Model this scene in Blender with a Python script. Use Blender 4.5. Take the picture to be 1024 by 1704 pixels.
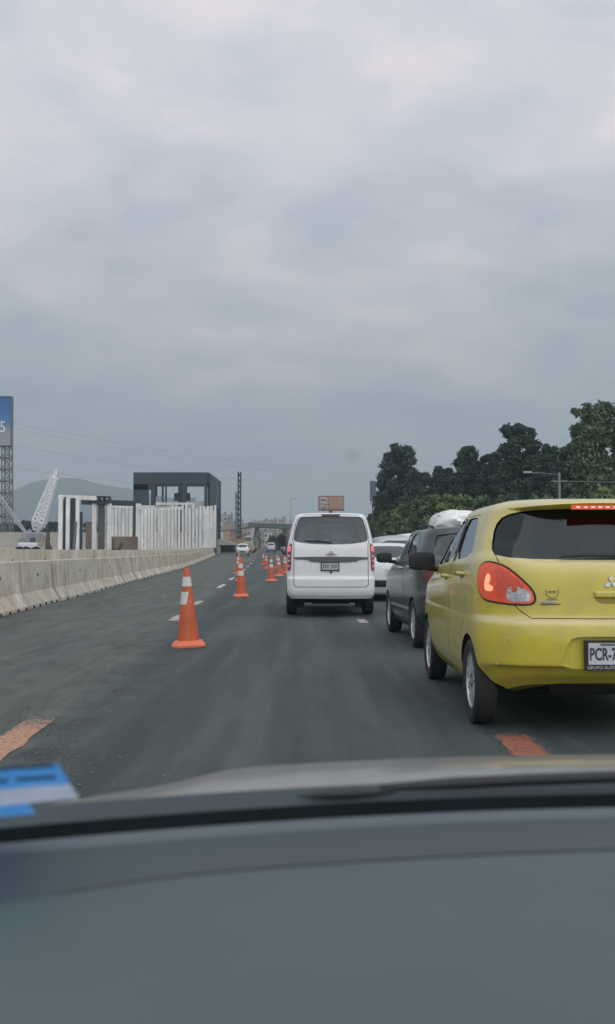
import bpy, bmesh, math, random
import numpy as np
from mathutils import Vector, Matrix
from mathutils.bvhtree import BVHTree
from mathutils.geometry import delaunay_2d_cdt

for o in list(bpy.data.objects):
    bpy.data.objects.remove(o)
S = bpy.context.scene
COL = S.collection
R = math.radians

# ------------------------------------------------------------------ camera
cd = bpy.data.cameras.new('camera')
cam = bpy.data.objects.new('camera', cd)
COL.objects.link(cam)
cam.location = (0, 0, 1.22)
cam.rotation_euler = (R(92.29), 0, 0)
cd.sensor_fit = 'HORIZONTAL'
cd.sensor_width = 36.0
cd.lens = 36.0 * 1650 / 1024
cd.clip_start = 0.02
cd.clip_end = 20000
cd.dof.use_dof = True
cd.dof.focus_distance = 20.0
cd.dof.aperture_fstop = 9.5
S.camera = cam

# ------------------------------------------------------------------ world, sun, exposure
SUN_EL, SUN_AZ = 40, 148          # azimuth clockwise from +Y
w = bpy.data.worlds.new('World')
S.world = w
w.use_nodes = True
nt = w.node_tree
nt.nodes.clear()


def N(tree, t, **kw):
    n = tree.nodes.new(t)
    for k, v in kw.items():
        setattr(n, k, v)
    return n


def setin(n, **kw):
    for k, v in kw.items():
        n.inputs[k.replace('_', ' ')].default_value = v


def ramp(tree, stops, interp='LINEAR'):
    n = tree.nodes.new('ShaderNodeValToRGB')
    cr = n.color_ramp
    cr.interpolation = interp
    while len(cr.elements) < len(stops):
        cr.elements.new(0.5)
    for e, (p, c) in zip(cr.elements, stops):
        e.position = p
        e.color = (c[0], c[1], c[2], 1) if len(c) == 3 else c
    return n


def math_n(tree, op, a, b=None, c=None, clamp=False):
    n = tree.nodes.new('ShaderNodeMath')
    n.operation = op
    n.use_clamp = clamp
    for i, v in enumerate((a, b, c)):
        if v is None:
            continue
        if isinstance(v, (int, float)):
            n.inputs[i].default_value = v
        else:
            tree.links.new(v, n.inputs[i])
    return n.outputs[0]


def mixc(tree, fac, a, b, mode='MIX'):
    n = tree.nodes.new('ShaderNodeMix')
    n.data_type = 'RGBA'
    n.blend_type = mode
    for s, v in ((n.inputs[0], fac), (n.inputs[6], a), (n.inputs[7], b)):
        if isinstance(v, (int, float)):
            s.default_value = v
        elif isinstance(v, tuple):
            s.default_value = (v[0], v[1], v[2], 1)
        else:
            tree.links.new(v, s)
    return n.outputs[2]


L = nt.links.new
tc = N(nt, 'ShaderNodeTexCoord')
sep = N(nt, 'ShaderNodeSeparateXYZ')
L(tc.outputs['Generated'], sep.inputs[0])
zc = math_n(nt, 'MAXIMUM', sep.outputs[2], 0.0)
den = math_n(nt, 'ADD', zc, 0.30)
px = math_n(nt, 'DIVIDE', sep.outputs[0], den)
py = math_n(nt, 'DIVIDE', sep.outputs[1], den)
comb = N(nt, 'ShaderNodeCombineXYZ')
L(px, comb.inputs[0]); L(py, comb.inputs[1])


def cloud(scale, detail, dist, off, rough=0.5):
    mp = N(nt, 'ShaderNodeMapping')
    mp.inputs['Location'].default_value = off
    mp.inputs['Rotation'].default_value = (0, 0, R(-24))
    mp.inputs['Scale'].default_value = (1.0, 1.25, 1)
    L(comb.outputs[0], mp.inputs[0])
    n = N(nt, 'ShaderNodeTexNoise')
    n.inputs['Scale'].default_value = scale
    n.inputs['Detail'].default_value = detail
    n.inputs['Roughness'].default_value = rough
    n.inputs['Distortion'].default_value = dist
    L(mp.outputs[0], n.inputs['Vector'])
    return n.outputs[0]


c1 = cloud(1.7, 6, 0.15, (19.8, 18.0, 0), 0.5)
c2 = cloud(4.2, 8, 0.25, (26.1, 31.5, 0), 0.54)
base = ramp(nt, [(0.0, (.280, .350, .400)), (0.10, (.310, .378, .435)), (0.24, (.560, .592, .652)),
                 (0.36, (.720, .728, .795)), (0.48, (.725, .742, .812)), (0.75, (.76, .80, .87)), (1.0, (.84, .88, .95))])
L(zc, base.inputs[0])
cs = math_n(nt, 'ADD', math_n(nt, 'MULTIPLY', c1, 0.55), math_n(nt, 'MULTIPLY', c2, 0.45))
cm = ramp(nt, [(0.38, (.77, .82, .855)), (0.46, (.905, .925, .945)), (0.53, (1.04, 1.005, 1.00)), (0.60, (1.22, 1.11, 1.06))], 'EASE')
L(cs, cm.inputs[0])
# cloud contrast fades to the horizon, where one looks along the deck
fade = math_n(nt, 'MULTIPLY_ADD', zc, 4.5, 0.12, True)
cmx = mixc(nt, fade, (1, 1, 1), cm.outputs[0])
skyc = mixc(nt, 1.0, base.outputs[0], cmx, 'MULTIPLY')
sky = N(nt, 'ShaderNodeTexSky')
sky.sky_type = 'NISHITA'
sky.sun_disc = False
sky.sun_elevation = R(SUN_EL)
sky.sun_rotation = R(SUN_AZ)
sky.dust_density = 4.0
bg = N(nt, 'ShaderNodeBackground')
bg.inputs['Strength'].default_value = 0.1
sc10 = N(nt, 'ShaderNodeVectorMath', operation='SCALE')
sc10.inputs['Scale'].default_value = 10.0
L(skyc, sc10.inputs[0])
L(mixc(nt, 0.97, sky.outputs[0], sc10.outputs[0]), bg.inputs['Color'])
out = N(nt, 'ShaderNodeOutputWorld')
L(bg.outputs[0], out.inputs['Surface'])

sl = bpy.data.lights.new('sun', 'SUN')
sl.energy = 1.5
sl.angle = R(110)
sl.color = (1.0, .97, .94)
so = bpy.data.objects.new('sun', sl)
COL.objects.link(so)
az, el = R(SUN_AZ), R(SUN_EL)
sd = Vector((math.sin(az) * math.cos(el), math.cos(az) * math.cos(el), math.sin(el)))
so.rotation_euler = sd.to_track_quat('Z', 'Y').to_euler()
so.location = sd * 50

S.view_settings.view_transform = 'Standard'
S.view_settings.look = 'None'
S.view_settings.gamma = 1.0
S.view_settings.use_curve_mapping = False
S.view_settings.exposure = 0.0
S.render.filter_size = 2.2
S.cycles.max_bounces = 8
S.cycles.transparent_max_bounces = 16
S.cycles.volume_bounces = 0
S.cycles.use_denoising = True

# ------------------------------------------------------------------ materials
MATS = {}


def mat(name, col, rough=.6, metal=0.0, var=.12, vscale=6.0, bump=0.0, bscale=40.0, coat=0.0, spec=.5, emis=None, estr=0.0, dirt=None):
    """a procedural principled material: base colour with two scales of mottling, optional relief"""
    if name in MATS:
        return MATS[name]
    m = bpy.data.materials.new(name)
    m.use_nodes = True
    t = m.node_tree
    b = t.nodes['Principled BSDF']
    co = t.nodes.new('ShaderNodeTexCoord')
    n = t.nodes.new('ShaderNodeTexNoise')
    n.inputs['Scale'].default_value = vscale
    n.inputs['Detail'].default_value = 5
    t.links.new(co.outputs['Object'], n.inputs['Vector'])
    lo = tuple(c * (1 - var) for c in col)
    hi = tuple(min(1, c * (1 + var)) for c in col)
    r = ramp(t, [(.3, lo), (.7, hi)])
    t.links.new(n.outputs[0], r.inputs[0])
    colout = r.outputs[0]
    if dirt:
        n3 = t.nodes.new('ShaderNodeTexNoise')
        n3.inputs['Scale'].default_value = dirt[1]
        n3.inputs['Detail'].default_value = 8
        n3.inputs['Roughness'].default_value = .65
        t.links.new(co.outputs['Object'], n3.inputs['Vector'])
        r3 = ramp(t, [(.42, (0, 0, 0)), (.72, (dirt[2],) * 3)])
        t.links.new(n3.outputs[0], r3.inputs[0])
        colout = mixc(t, r3.outputs[0], colout, dirt[0])
    t.links.new(colout, b.inputs['Base Color'])
    b.inputs['Roughness'].default_value = rough
    b.inputs['Metallic'].default_value = metal
    b.inputs['Specular IOR Level'].default_value = spec
    b.inputs['Coat Weight'].default_value = coat
    b.inputs['Coat Roughness'].default_value = .06
    if emis:
        b.inputs['Emission Color'].default_value = (*emis, 1)
        b.inputs['Emission Strength'].default_value = estr
    if bump:
        n2 = t.nodes.new('ShaderNodeTexNoise')
        n2.inputs['Scale'].default_value = bscale
        n2.inputs['Detail'].default_value = 6
        t.links.new(co.outputs['Object'], n2.inputs['Vector'])
        bp = t.nodes.new('ShaderNodeBump')
        bp.inputs['Strength'].default_value = bump
        bp.inputs['Distance'].default_value = .02
        t.links.new(n2.outputs[0], bp.inputs['Height'])
        t.links.new(bp.outputs[0], b.inputs['Normal'])
    MATS[name] = m
    return m


def glass_mat(name, tint, refl=.08, rough=.03):
    """tinted pane: lets some light through, mirrors more at grazing angles"""
    if name in MATS:
        return MATS[name]
    m = bpy.data.materials.new(name)
    m.use_nodes = True
    t = m.node_tree
    t.nodes.clear()
    tr = t.nodes.new('ShaderNodeBsdfTransparent')
    tr.inputs[0].default_value = (*tint, 1)
    gl = t.nodes.new('ShaderNodeBsdfGlossy')
    gl.inputs['Roughness'].default_value = rough
    gl.inputs['Color'].default_value = (.9, .95, .97, 1)
    ge = t.nodes.new('ShaderNodeNewGeometry')
    dt = t.nodes.new('ShaderNodeVectorMath')
    dt.operation = 'DOT_PRODUCT'
    t.links.new(ge.outputs['Normal'], dt.inputs[0])
    t.links.new(ge.outputs['Incoming'], dt.inputs[1])
    k = math_n(t, 'SUBTRACT', 1.0, math_n(t, 'ABSOLUTE', dt.outputs['Value']), None, True)
    f2 = math_n(t, 'MULTIPLY_ADD', math_n(t, 'POWER', k, 4.0), .85, refl, True)      # Schlick
    mx = t.nodes.new('ShaderNodeMixShader')
    t.links.new(f2, mx.inputs[0])
    t.links.new(tr.outputs[0], mx.inputs[1])
    t.links.new(gl.outputs[0], mx.inputs[2])
    o = t.nodes.new('ShaderNodeOutputMaterial')
    t.links.new(mx.outputs[0], o.inputs['Surface'])
    MATS[name] = m
    return m


DARK = mat('dark_plastic', (.018, .02, .022), .55, var=.2, vscale=8)
GAP = mat('dark_interior', (.02, .021, .023), .8)
RUBBER = mat('tyre_rubber', (.022, .023, .024), .8, var=.25, vscale=20)
RIM = mat('alloy_rim', (.60, .61, .62), .35, .5)
CHROME = mat('chrome', (.62, .63, .65), .15, 1.0)
STEEL = mat('galvanised_steel', (.30, .32, .33), .5, .5)
GLASS = glass_mat('tinted_car_glass', (.36, .45, .46), .045)
GLASSL = glass_mat('light_car_glass', (.52, .60, .62), .06)
SEAT = mat('seat_cloth', (.16, .17, .18), .9)

# ------------------------------------------------------------------ helpers


def tag(o, label=None, cat=None, group=None, kind=None):
    if label: o['label'] = label
    if cat: o['category'] = cat
    if group: o['group'] = group
    if kind: o['kind'] = kind
    return o


def empty(name, loc=(0, 0, 0), rz=0.0, label=None, cat=None, group=None):
    o = bpy.data.objects.new(name, None)
    COL.objects.link(o)
    o.location = loc
    o.rotation_euler = (0, 0, rz)
    o.empty_display_size = .2
    return tag(o, label, cat, group)


def link(name, me, parent=None):
    o = bpy.data.objects.new(name, me)
    COL.objects.link(o)
    if parent: o.parent = parent
    return o


class MB:
    """collects simple solids; build() links them as one mesh"""

    def __init__(s):
        s.v, s.f, s.m = [], [], []

    def add(s, vs, fs, mi=0):
        k = len(s.v)
        s.v += [tuple(p) for p in vs]
        s.f += [tuple(i + k for i in f) for f in fs]
        s.m += [mi] * len(fs)
        return s

    def box(s, c, d, rot=None, mi=0):
        hx, hy, hz = d[0] / 2, d[1] / 2, d[2] / 2
        pts = [Vector((x * hx, y * hy, z * hz)) for z in (-1, 1) for y in (-1, 1) for x in (-1, 1)]
        if rot is not None:
            pts = [rot @ p for p in pts]
        c = Vector(c)
        return s.add([p + c for p in pts], [(0, 2, 3, 1), (4, 5, 7, 6), (0, 1, 5, 4), (2, 6, 7, 3), (0, 4, 6, 2), (1, 3, 7, 5)], mi)

    def tube(s, pts, r, n=8, mi=0, cap=True):
        pts = [Vector(p) for p in pts]
        rs = r if isinstance(r, (list, tuple)) else [r] * len(pts)
        vs, fs = [], []
        for i, p in enumerate(pts):
            d = (pts[min(i + 1, len(pts) - 1)] - pts[max(i - 1, 0)]).normalized()
            a = d.orthogonal().normalized() if abs(d.z) > .999 else d.cross(Vector((0, 0, 1))).normalized()
            b = d.cross(a)
            for k in range(n):
                t = 2 * math.pi * k / n
                vs.append(p + (a * math.cos(t) + b * math.sin(t)) * rs[i])
        for i in range(len(pts) - 1):
            for k in range(n):
                k2 = (k + 1) % n
                fs.append((i * n + k, i * n + k2, (i + 1) * n + k2, (i + 1) * n + k))
        if cap:
            fs.append(tuple(range(n))[::-1])
            fs.append(tuple((len(pts) - 1) * n + k for k in range(n)))
        return s.add(vs, fs, mi)

    def lathe(s, prof, n=24, axis='z', c=(0, 0, 0), mi=0, close=False):
        vs, fs = [], []
        for (r, h) in prof:
            for k in range(n):
                t = 2 * math.pi * k / n
                p = (r * math.cos(t), r * math.sin(t), h)
                if axis == 'x': p = (h, p[0], p[1])
                if axis == 'y': p = (p[0], h, p[1])
                vs.append((p[0] + c[0], p[1] + c[1], p[2] + c[2]))
        m = len(prof)
        for i in range(m if close else m - 1):
            j = (i + 1) % m
            for k in range(n):
                k2 = (k + 1) % n
                fs.append((i * n + k, i * n + k2, j * n + k2, j * n + k))
        if not close:
            if prof[0][0] > 1e-5: fs.append(tuple(range(n))[::-1])
            if prof[-1][0] > 1e-5: fs.append(tuple((m - 1) * n + k for k in range(n)))
        return s.add(vs, fs, mi)

    def prism(s, poly, a, b, axis='y', mi=0):
        """poly in the plane across `axis`, extruded from a to b"""
        n = len(poly)

        def P(p, t):
            if axis == 'y': return (p[0], t, p[1])
            if axis == 'x': return (t, p[0], p[1])
            return (p[0], p[1], t)
        vs = [P(p, a) for p in poly] + [P(p, b) for p in poly]
        fs = [tuple(range(n))[::-1], tuple(range(n, 2 * n))] + [(i, (i + 1) % n, n + (i + 1) % n, n + i) for i in range(n)]
        return s.add(vs, fs, mi)

    def grid(s, rows, mi=0):
        n = len(rows[0])
        vs = [p for r in rows for p in r]
        fs = [(i * n + j, i * n + j + 1, (i + 1) * n + j + 1, (i + 1) * n + j) for i in range(len(rows) - 1) for j in range(n - 1)]
        return s.add(vs, fs, mi)

    def mesh(s, name, mats, smooth=None, fix=True):
        me = bpy.data.meshes.new(name)
        me.from_pydata(s.v, [], s.f)
        for m in (mats if isinstance(mats, (list, tuple)) else [mats]):
            me.materials.append(m)
        me.polygons.foreach_set('material_index', s.m)
        if fix:
            bm = bmesh.new()
            bm.from_mesh(me)
            bmesh.ops.remove_doubles(bm, verts=bm.verts, dist=1e-6)
            bmesh.ops.recalc_face_normals(bm, faces=bm.faces)
            bm.to_mesh(me)
            bm.free()
        if smooth is not None:
            for p in me.polygons: p.use_smooth = True
            me.set_sharp_from_angle(angle=R(smooth))
        me.update()
        return me

    def build(s, name, mats, parent=None, smooth=None, fix=True):
        return link(name, s.mesh(name, mats, smooth, fix), parent)


def children(o):
    return [c for c in bpy.data.objects if c.parent == o]


def copy_tree(o, parent=None, kids=None):
    c = o.copy()
    COL.objects.link(c)
    if parent: c.parent = parent
    for ch in (kids[o.name] if kids and o.name in kids else list(o.children)):
        copy_tree(ch, c)
    return c


ORD = ['first', 'second', 'third', 'fourth', 'fifth', 'sixth', 'seventh', 'eighth', 'ninth', 'tenth', 'eleventh', 'twelfth', 'thirteenth',
       'fourteenth', 'fifteenth', 'sixteenth', 'seventeenth', 'eighteenth', 'nineteenth', 'twentieth', 'twenty-first', 'twenty-second',
       'twenty-third', 'twenty-fourth', 'twenty-fifth', 'twenty-sixth', 'twenty-seventh', 'twenty-eighth', 'twenty-ninth', 'thirtieth']


def gz(y):
    """height of the carriageway: level, then a gentle climb"""
    t = y - 60.0
    if t <= 0: return 0.0
    if t < 40: return .0095 * t * t / 80
    return .0095 * (t - 20)


def text_mesh(txt, size, m, parent, loc, rot, name, ext=.002, align='LEFT', sx=1.0, bold=0.0):
    cu = bpy.data.curves.new(name, 'FONT')
    cu.body = txt
    cu.size = size
    cu.extrude = ext
    cu.offset = bold
    cu.align_x = align
    cu.resolution_u = 3
    t = bpy.data.objects.new('tmp', cu)
    COL.objects.link(t)
    bpy.context.view_layer.update()
    me = bpy.data.meshes.new_from_object(t.evaluated_get(bpy.context.evaluated_depsgraph_get()))
    bpy.data.objects.remove(t)
    me.materials.clear()
    me.materials.append(m)
    o = link(name, me, parent)
    o.location = loc
    o.rotation_euler = rot
    o.scale = (sx, 1, 1)
    return o


# ================================================================== GROUND
def asphalt():
    m = bpy.data.materials.new('asphalt')
    m.use_nodes = True
    t = m.node_tree
    b = t.nodes['Principled BSDF']
    co = t.nodes.new('ShaderNodeTexCoord')

    def noise(scale, det=5, rough=.55, mscale=None, dist=0.0):
        n = t.nodes.new('ShaderNodeTexNoise')
        n.inputs['Scale'].default_value = scale
        n.inputs['Detail'].default_value = det
        n.inputs['Roughness'].default_value = rough
        n.inputs['Distortion'].default_value = dist
        if mscale:
            mp = t.nodes.new('ShaderNodeMapping')
            mp.inputs['Scale'].default_value = mscale
            mp.inputs['Rotation'].default_value = (0, 0, -.04)
            t.links.new(co.outputs['Object'], mp.inputs[0])
            t.links.new(mp.outputs[0], n.inputs['Vector'])
        else:
            t.links.new(co.outputs['Object'], n.inputs['Vector'])
        return n.outputs[0]
    base = ramp(t, [(.30, (.028, .043, .046)), (.70, (.050, .068, .071))])
    t.links.new(noise(.22, 6, .6), base.inputs[0])
    # older, browner surface left of the lane joint
    sp = t.nodes.new('ShaderNodeSeparateXYZ')
    t.links.new(co.outputs['Object'], sp.inputs[0])
    edge = math_n(t, 'ADD', math_n(t, 'MULTIPLY_ADD', sp.outputs[1], .040, sp.outputs[0]), 1.35)
    edge = math_n(t, 'ADD', edge, math_n(t, 'MULTIPLY', math_n(t, 'SUBTRACT', noise(1.3, 6, .65), .5), .9))
    left = math_n(t, 'MULTIPLY', edge, -3.0, None, True)
    c = mixc(t, math_n(t, 'MULTIPLY', left, .8), base.outputs[0], (.098, .104, .086))
    # worn streaks along the road
    st = ramp(t, [(.40, (0, 0, 0)), (.62, (1, 1, 1))])
    t.links.new(noise(1.0, 6, .6, (2.4, .09, 1)), st.inputs[0])
    c = mixc(t, math_n(t, 'MULTIPLY', st.outputs[0], .65), c, (.090, .110, .106))
    # dark damp or tarred patches
    dk = ramp(t, [(.55, (0, 0, 0)), (.68, (1, 1, 1))])
    t.links.new(noise(.55, 6, .6, (1, .45, 1), .6), dk.inputs[0])
    c = mixc(t, math_n(t, 'MULTIPLY', dk.outputs[0], .45), c, (.030, .046, .048))
    # ravelled band with open stone at the joint
    band = math_n(t, 'SUBTRACT', 1.0, math_n(t, 'MULTIPLY', math_n(t, 'ABSOLUTE', edge), 1.3), None, True)
    vor = t.nodes.new('ShaderNodeTexVoronoi')
    vor.inputs['Scale'].default_value = 34
    t.links.new(co.outputs['Object'], vor.inputs['Vector'])
    vs = ramp(t, [(.15, (.12, .125, .115)), (.55, (.022, .03, .03))])
    t.links.new(vor.outputs['Distance'], vs.inputs[0])
    gate = ramp(t, [(.45, (0, 0, 0)), (.6, (1, 1, 1))])
    t.links.new(noise(1.9, 5), gate.inputs[0])
    bf = math_n(t, 'MULTIPLY', math_n(t, 'MULTIPLY', band, gate.outputs[0]), .75)
    c = mixc(t, bf, c, vs.outputs[0])
    # long cracks
    vc = t.nodes.new('ShaderNodeTexVoronoi')
    vc.feature = 'DISTANCE_TO_EDGE'
    vc.inputs['Scale'].default_value = .55
    mpc = t.nodes.new('ShaderNodeMapping')
    mpc.inputs['Scale'].default_value = (1, .35, 1)
    wob = t.nodes.new('ShaderNodeVectorMath')
    nz = t.nodes.new('ShaderNodeTexNoise')
    nz.inputs['Scale'].default_value = 1.6
    nz.inputs['Detail'].default_value = 6
    t.links.new(co.outputs['Object'], nz.inputs['Vector'])
    t.links.new(co.outputs['Object'], wob.inputs[0]); t.links.new(nz.outputs[1], wob.inputs[1])
    t.links.new(wob.outputs[0], mpc.inputs[0]); t.links.new(mpc.outputs[0], vc.inputs['Vector'])
    ck = ramp(t, [(.0, (1, 1, 1)), (.012, (0, 0, 0))])
    t.links.new(vc.outputs['Distance'], ck.inputs[0])
    ckg = ramp(t, [(.5, (0, 0, 0)), (.62, (1, 1, 1))])
    t.links.new(noise(.35, 4), ckg.inputs[0])
    c = mixc(t, math_n(t, 'MULTIPLY', math_n(t, 'MULTIPLY', ck.outputs[0], ckg.outputs[0]), .7), c, (.022, .03, .03))
    # wheel paths polished lighter in the left lane
    wpth = ramp(t, [(.50, (0, 0, 0)), (.75, (1, 1, 1))])
    t.links.new(noise(2.2, 7, .7, (1.0, .12, 1), .4), wpth.inputs[0])
    c = mixc(t, math_n(t, 'MULTIPLY', math_n(t, 'MULTIPLY', wpth.outputs[0], left), .7), c, (.135, .145, .128))
    # mottled, patched surface
    mo = ramp(t, [(.36, (.62, .63, .65)), (.50, (1.0, 1.0, 1.0)), (.64, (1.42, 1.38, 1.28))])
    t.links.new(noise(2.6, 9, .74, (1, .16, 1), 1.2), mo.inputs[0])
    c = mixc(t, math_n(t, 'MULTIPLY_ADD', left, .55, .35), c, mo.outputs[0], 'MULTIPLY')
    # fine aggregate
    fine = ramp(t, [(.35, (.66, .66, .66)), (.7, (1.34, 1.34, 1.32))])
    t.links.new(noise(55, 3, .7), fine.inputs[0])
    c = mixc(t, .8, c, fine.outputs[0], 'MULTIPLY')
    t.links.new(c, b.inputs['Base Color'])
    b.inputs['Roughness'].default_value = .72
    b.inputs['Specular IOR Level'].default_value = .35
    bp = t.nodes.new('ShaderNodeBump')
    bp.inputs['Strength'].default_value = .6
    bp.inputs['Distance'].default_value = .012
    t.links.new(math_n(t, 'ADD', noise(60, 4, .7), math_n(t, 'MULTIPLY', bf, math_n(t, 'MULTIPLY', vor.outputs['Distance'], -2.5))), bp.inputs['Height'])
    t.links.new(bp.outputs[0], b.inputs['Normal'])
    return m


ASPHALT = asphalt()
DIRT = mat('dry_earth', (.24, .205, .155), .95, var=.3, vscale=.6, bump=.6, bscale=5, dirt=((.10, .12, .06), .12, .8))
ys = list(range(-8, 100, 4)) + list(range(100, 400, 20)) + list(range(400, 2900, 250)) + [2900]


def sheet(name, x0, x1, dz, m, y0=-8, y1=2900, nx=2, parent=None):
    rows = []
    for y in [y0] + [q for q in ys if y0 < q < y1] + [y1]:
        a, b2 = x0(y), x1(y)
        rows.append([(a + (b2 - a) * k / (nx - 1), y, gz(y) + dz) for k in range(nx)])
    return MB().grid(rows).build(name, m, parent, fix=False)


ground = sheet('ground', lambda y: -1500, lambda y: 1500, -.03, DIRT, nx=21)
tag(ground, kind='structure')
road = sheet('road', lambda y: -14 - .02 * y, lambda y: 8.2 - .030 * y, 0.0, ASPHALT, y1=900)
tag(road, kind='structure')


# worn painted dashes: thin sheets with eaten edges
def paint_mat(name, col, worn):
    m = bpy.data.materials.new(name)
    m.use_nodes = True
    t = m.node_tree
    b = t.nodes['Principled BSDF']
    co = t.nodes.new('ShaderNodeTexCoord')
    n = t.nodes.new('ShaderNodeTexNoise')
    n.inputs['Scale'].default_value = 26
    n.inputs['Detail'].default_value = 7
    n.inputs['Roughness'].default_value = .7
    t.links.new(co.outputs['Object'], n.inputs['Vector'])
    sp = t.nodes.new('ShaderNodeSeparateXYZ')
    t.links.new(co.outputs['Generated'], sp.inputs[0])
    ex = math_n(t, 'ABSOLUTE', math_n(t, 'SUBTRACT', sp.outputs[0], .5))
    ey = math_n(t, 'ABSOLUTE', math_n(t, 'SUBTRACT', sp.outputs[1], .5))
    ed = math_n(t, 'MAXIMUM', ex, ey)
    nn = math_n(t, 'SUBTRACT', n.outputs[0], math_n(t, 'MULTIPLY', math_n(t, 'SUBTRACT', ed, .30, None, True), 1.1))
    r = ramp(t, [(worn - .06, (.048, .070, .070)), (worn + .14, col)])
    t.links.new(nn, r.inputs[0])
    t.links.new(r.outputs[0], b.inputs['Base Color'])
    b.inputs['Roughness'].default_value = .7
    return m


P_OR = paint_mat('orange_road_paint', (.46, .25, .15), .38)
P_RED = paint_mat('red_road_paint', (.36, .12, .07), .40)
P_PK = paint_mat('faded_pink_road_paint', (.46, .38, .33), .36)
P_WH = paint_mat('white_road_paint', (.46, .47, .46), .33)
rnd = random.Random(5)


def dash(xc, y0, y1, wd, m, label, skew=0.0):
    mb = MB()
    n = 14
    rows = []
    for i in range(n + 1):
        y = y0 + (y1 - y0) * i / n
        x = xc(y) + skew * (y - y0)
        endw = wd * (0.55 + .45 * min(1, min(i, n - i) / 2.0))
        a = x - endw / 2 + rnd.uniform(-.025, .025)
        b2 = x + endw / 2 + rnd.uniform(-.025, .025)
        rows.append([(a, y, gz(y) + .004), (b2, y, gz(y) + .004)])
    o = mb.grid(rows).build('lane_marking', m, fix=False)
    tag(o, kind='structure')
    o['label'] = label
    return o


LL = lambda y: -1.72 - .038 * y
RL = lambda y: 1.53 - .035 * y
dash(LL, 4.2, 7.45, .24, P_OR, 'worn orange lane dash at the lower left', .02)
dash(lambda y: LL(y) + .02, 17.4, 19.3, .20, P_PK, 'faded pinkish lane dash behind the nearest cone')
dash(LL, 22.6, 24.8, .16, P_PK, 'faded pinkish lane dash beyond the nearest cone')
for a, b2 in ((33.0, 37.4), (42.5, 47.0), (53, 57.5), (64, 68.5), (76, 80), (90, 94), (104, 108)):
    dash(lambda y: LL(y) - .0, a, b2, .17, P_WH, 'white lane dash along the left cone row')
dash(lambda y: 1.335, 5.75, 6.75, .235, P_RED, 'orange red paint patch behind the yellow car', .02)
dash(lambda y: RL(y) + .04, 16.9, 18.0, .16, P_PK, 'faded pinkish paint patch behind the white van')
dash(RL, 28, 31, .14, P_WH, 'white lane dash under the traffic')


# loose stones in the ravelled strip
def scatter_stones():
    mb = MB()
    r = random.Random(3)
    for i in range(600):
        y = 5.0 + 22 * r.random() ** 1.8
        x = -1.28 - .040 * y + r.gauss(0, .22) + (.35 if r.random() < .3 else 0)
        s = r.uniform(.003, .009) * (1.5 if r.random() < .07 else 1)
        c = Vector((x, y, s * .4))
        q = Matrix.Rotation(r.uniform(0, 6.28), 3, 'Z') @ Matrix.Rotation(r.uniform(-.5, .5), 3, 'X')
        pts = [q @ Vector(p) * s for p in ((1, 0, 0), (0, 1.1, 0), (-.9, 0, .1), (0, -1, 0), (.1, .1, .8), (0, 0, -.6))]
        mb.add([c + p for p in pts], [(0, 1, 4), (1, 2, 4), (2, 3, 4), (3, 0, 4), (1, 0, 5), (2, 1, 5), (3, 2, 5), (0, 3, 5)])
    o = mb.build('gravel', mat('pale_gravel', (.15, .165, .155), .9, var=.5, vscale=30), fix=False)
    tag(o, 'loose pale stones along the broken joint of the asphalt', 'gravel', kind='stuff')


scatter_stones()

# ================================================================== BARRIER
CONC = mat('barrier_concrete', (.57, .535, .45), .9, var=.24, vscale=1.1, bump=.3, bscale=30, dirt=((.30, .23, .16), 1.7, .9))
WALL_TONE = (.66, .62, .51)
CONC2 = mat('barrier_concrete_grey', (.56, .535, .445), .9, var=.16, vscale=1.2, bump=.3, bscale=30, dirt=((.24, .22, .18), 1.3, .9))
BX = lambda y: -4.87 - .063 * y
JERSEY = [(-.30, 0), (.30, 0), (.30, .075), (.135, .34), (.085, 1.0), (.07, 1.02), (-.07, 1.02), (-.085, 1.0), (-.135, .34), (-.30, .075)]
joints = [9.5, 13.5, 17.4, 21.1, 24.5, 32.1, 37.4, 42, 51.5, 61.4, 69, 76.6, 82, 88, 94, 100, 107, 114, 121, 128, 136, 144, 152]
r = random.Random(11)
for i in range(len(joints) - 1):
    a, b2 = joints[i] + .075, joints[i + 1] - .075
    xa, xb = BX(a) + r.uniform(-.045, .045), BX(b2) + r.uniform(-.045, .045)
    c = Vector(((xa + xb) / 2, (a + b2) / 2, gz((a + b2) / 2) - .004))
    ln = math.hypot(xb - xa, b2 - a)
    mb = MB().prism(JERSEY, -ln / 2, ln / 2, 'y')
    o = mb.build('jersey_barrier', CONC if r.random() < .6 else CONC2)
    bv = o.modifiers.new('bevel', 'BEVEL')
    bv.width = .018
    bv.segments = 2
    o.location = c
    o.rotation_euler = (math.atan2(gz(b2) - gz(a), ln), r.uniform(-.012, .012), -math.atan2(xb - xa, b2 - a))
    tag(o, 'concrete jersey barrier block, %s from the left end of the row' % ORD[i], 'barrier', 'jersey barriers along the left lane')
    jf = MB().prism([(x_ * .5, z_ * .93 + .002) for x_, z_ in JERSEY], ln / 2 - .01, ln / 2 + .15, 'y').build('joint_shade_slab', mat('joint_shadow_tone', (.05, .047, .042), .95), o)  # dark slab stands in for the shade inside the open joint
    if i < 14:
        # lifting hole plugs and the rusty loop at the joint
        h = MB().lathe([(.001, 0), (.035, 0), (.035, .012), (.001, .012)], 10, 'x').build('lifting_hole', DARK, o)
        h.location = (.112, 0, .70)
        k = MB().tube([(.0, 0, .99), (.02, .05, 1.06), (.0, .09, 1.05), (0, .1, .99)], .012, 6).build('steel_loop', mat('rusty_steel', (.14, .07, .045), .8), o)
        k.location = (0, ln / 2 - .35, 0)
        if i < 8:
            for q in range(5):
                MB().box((.30, -ln / 2 + (q + .5) * ln / 5, .02), (.05, .06, .07 + r.random() * .03)).build('drain_shim', DARK, o)

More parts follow.
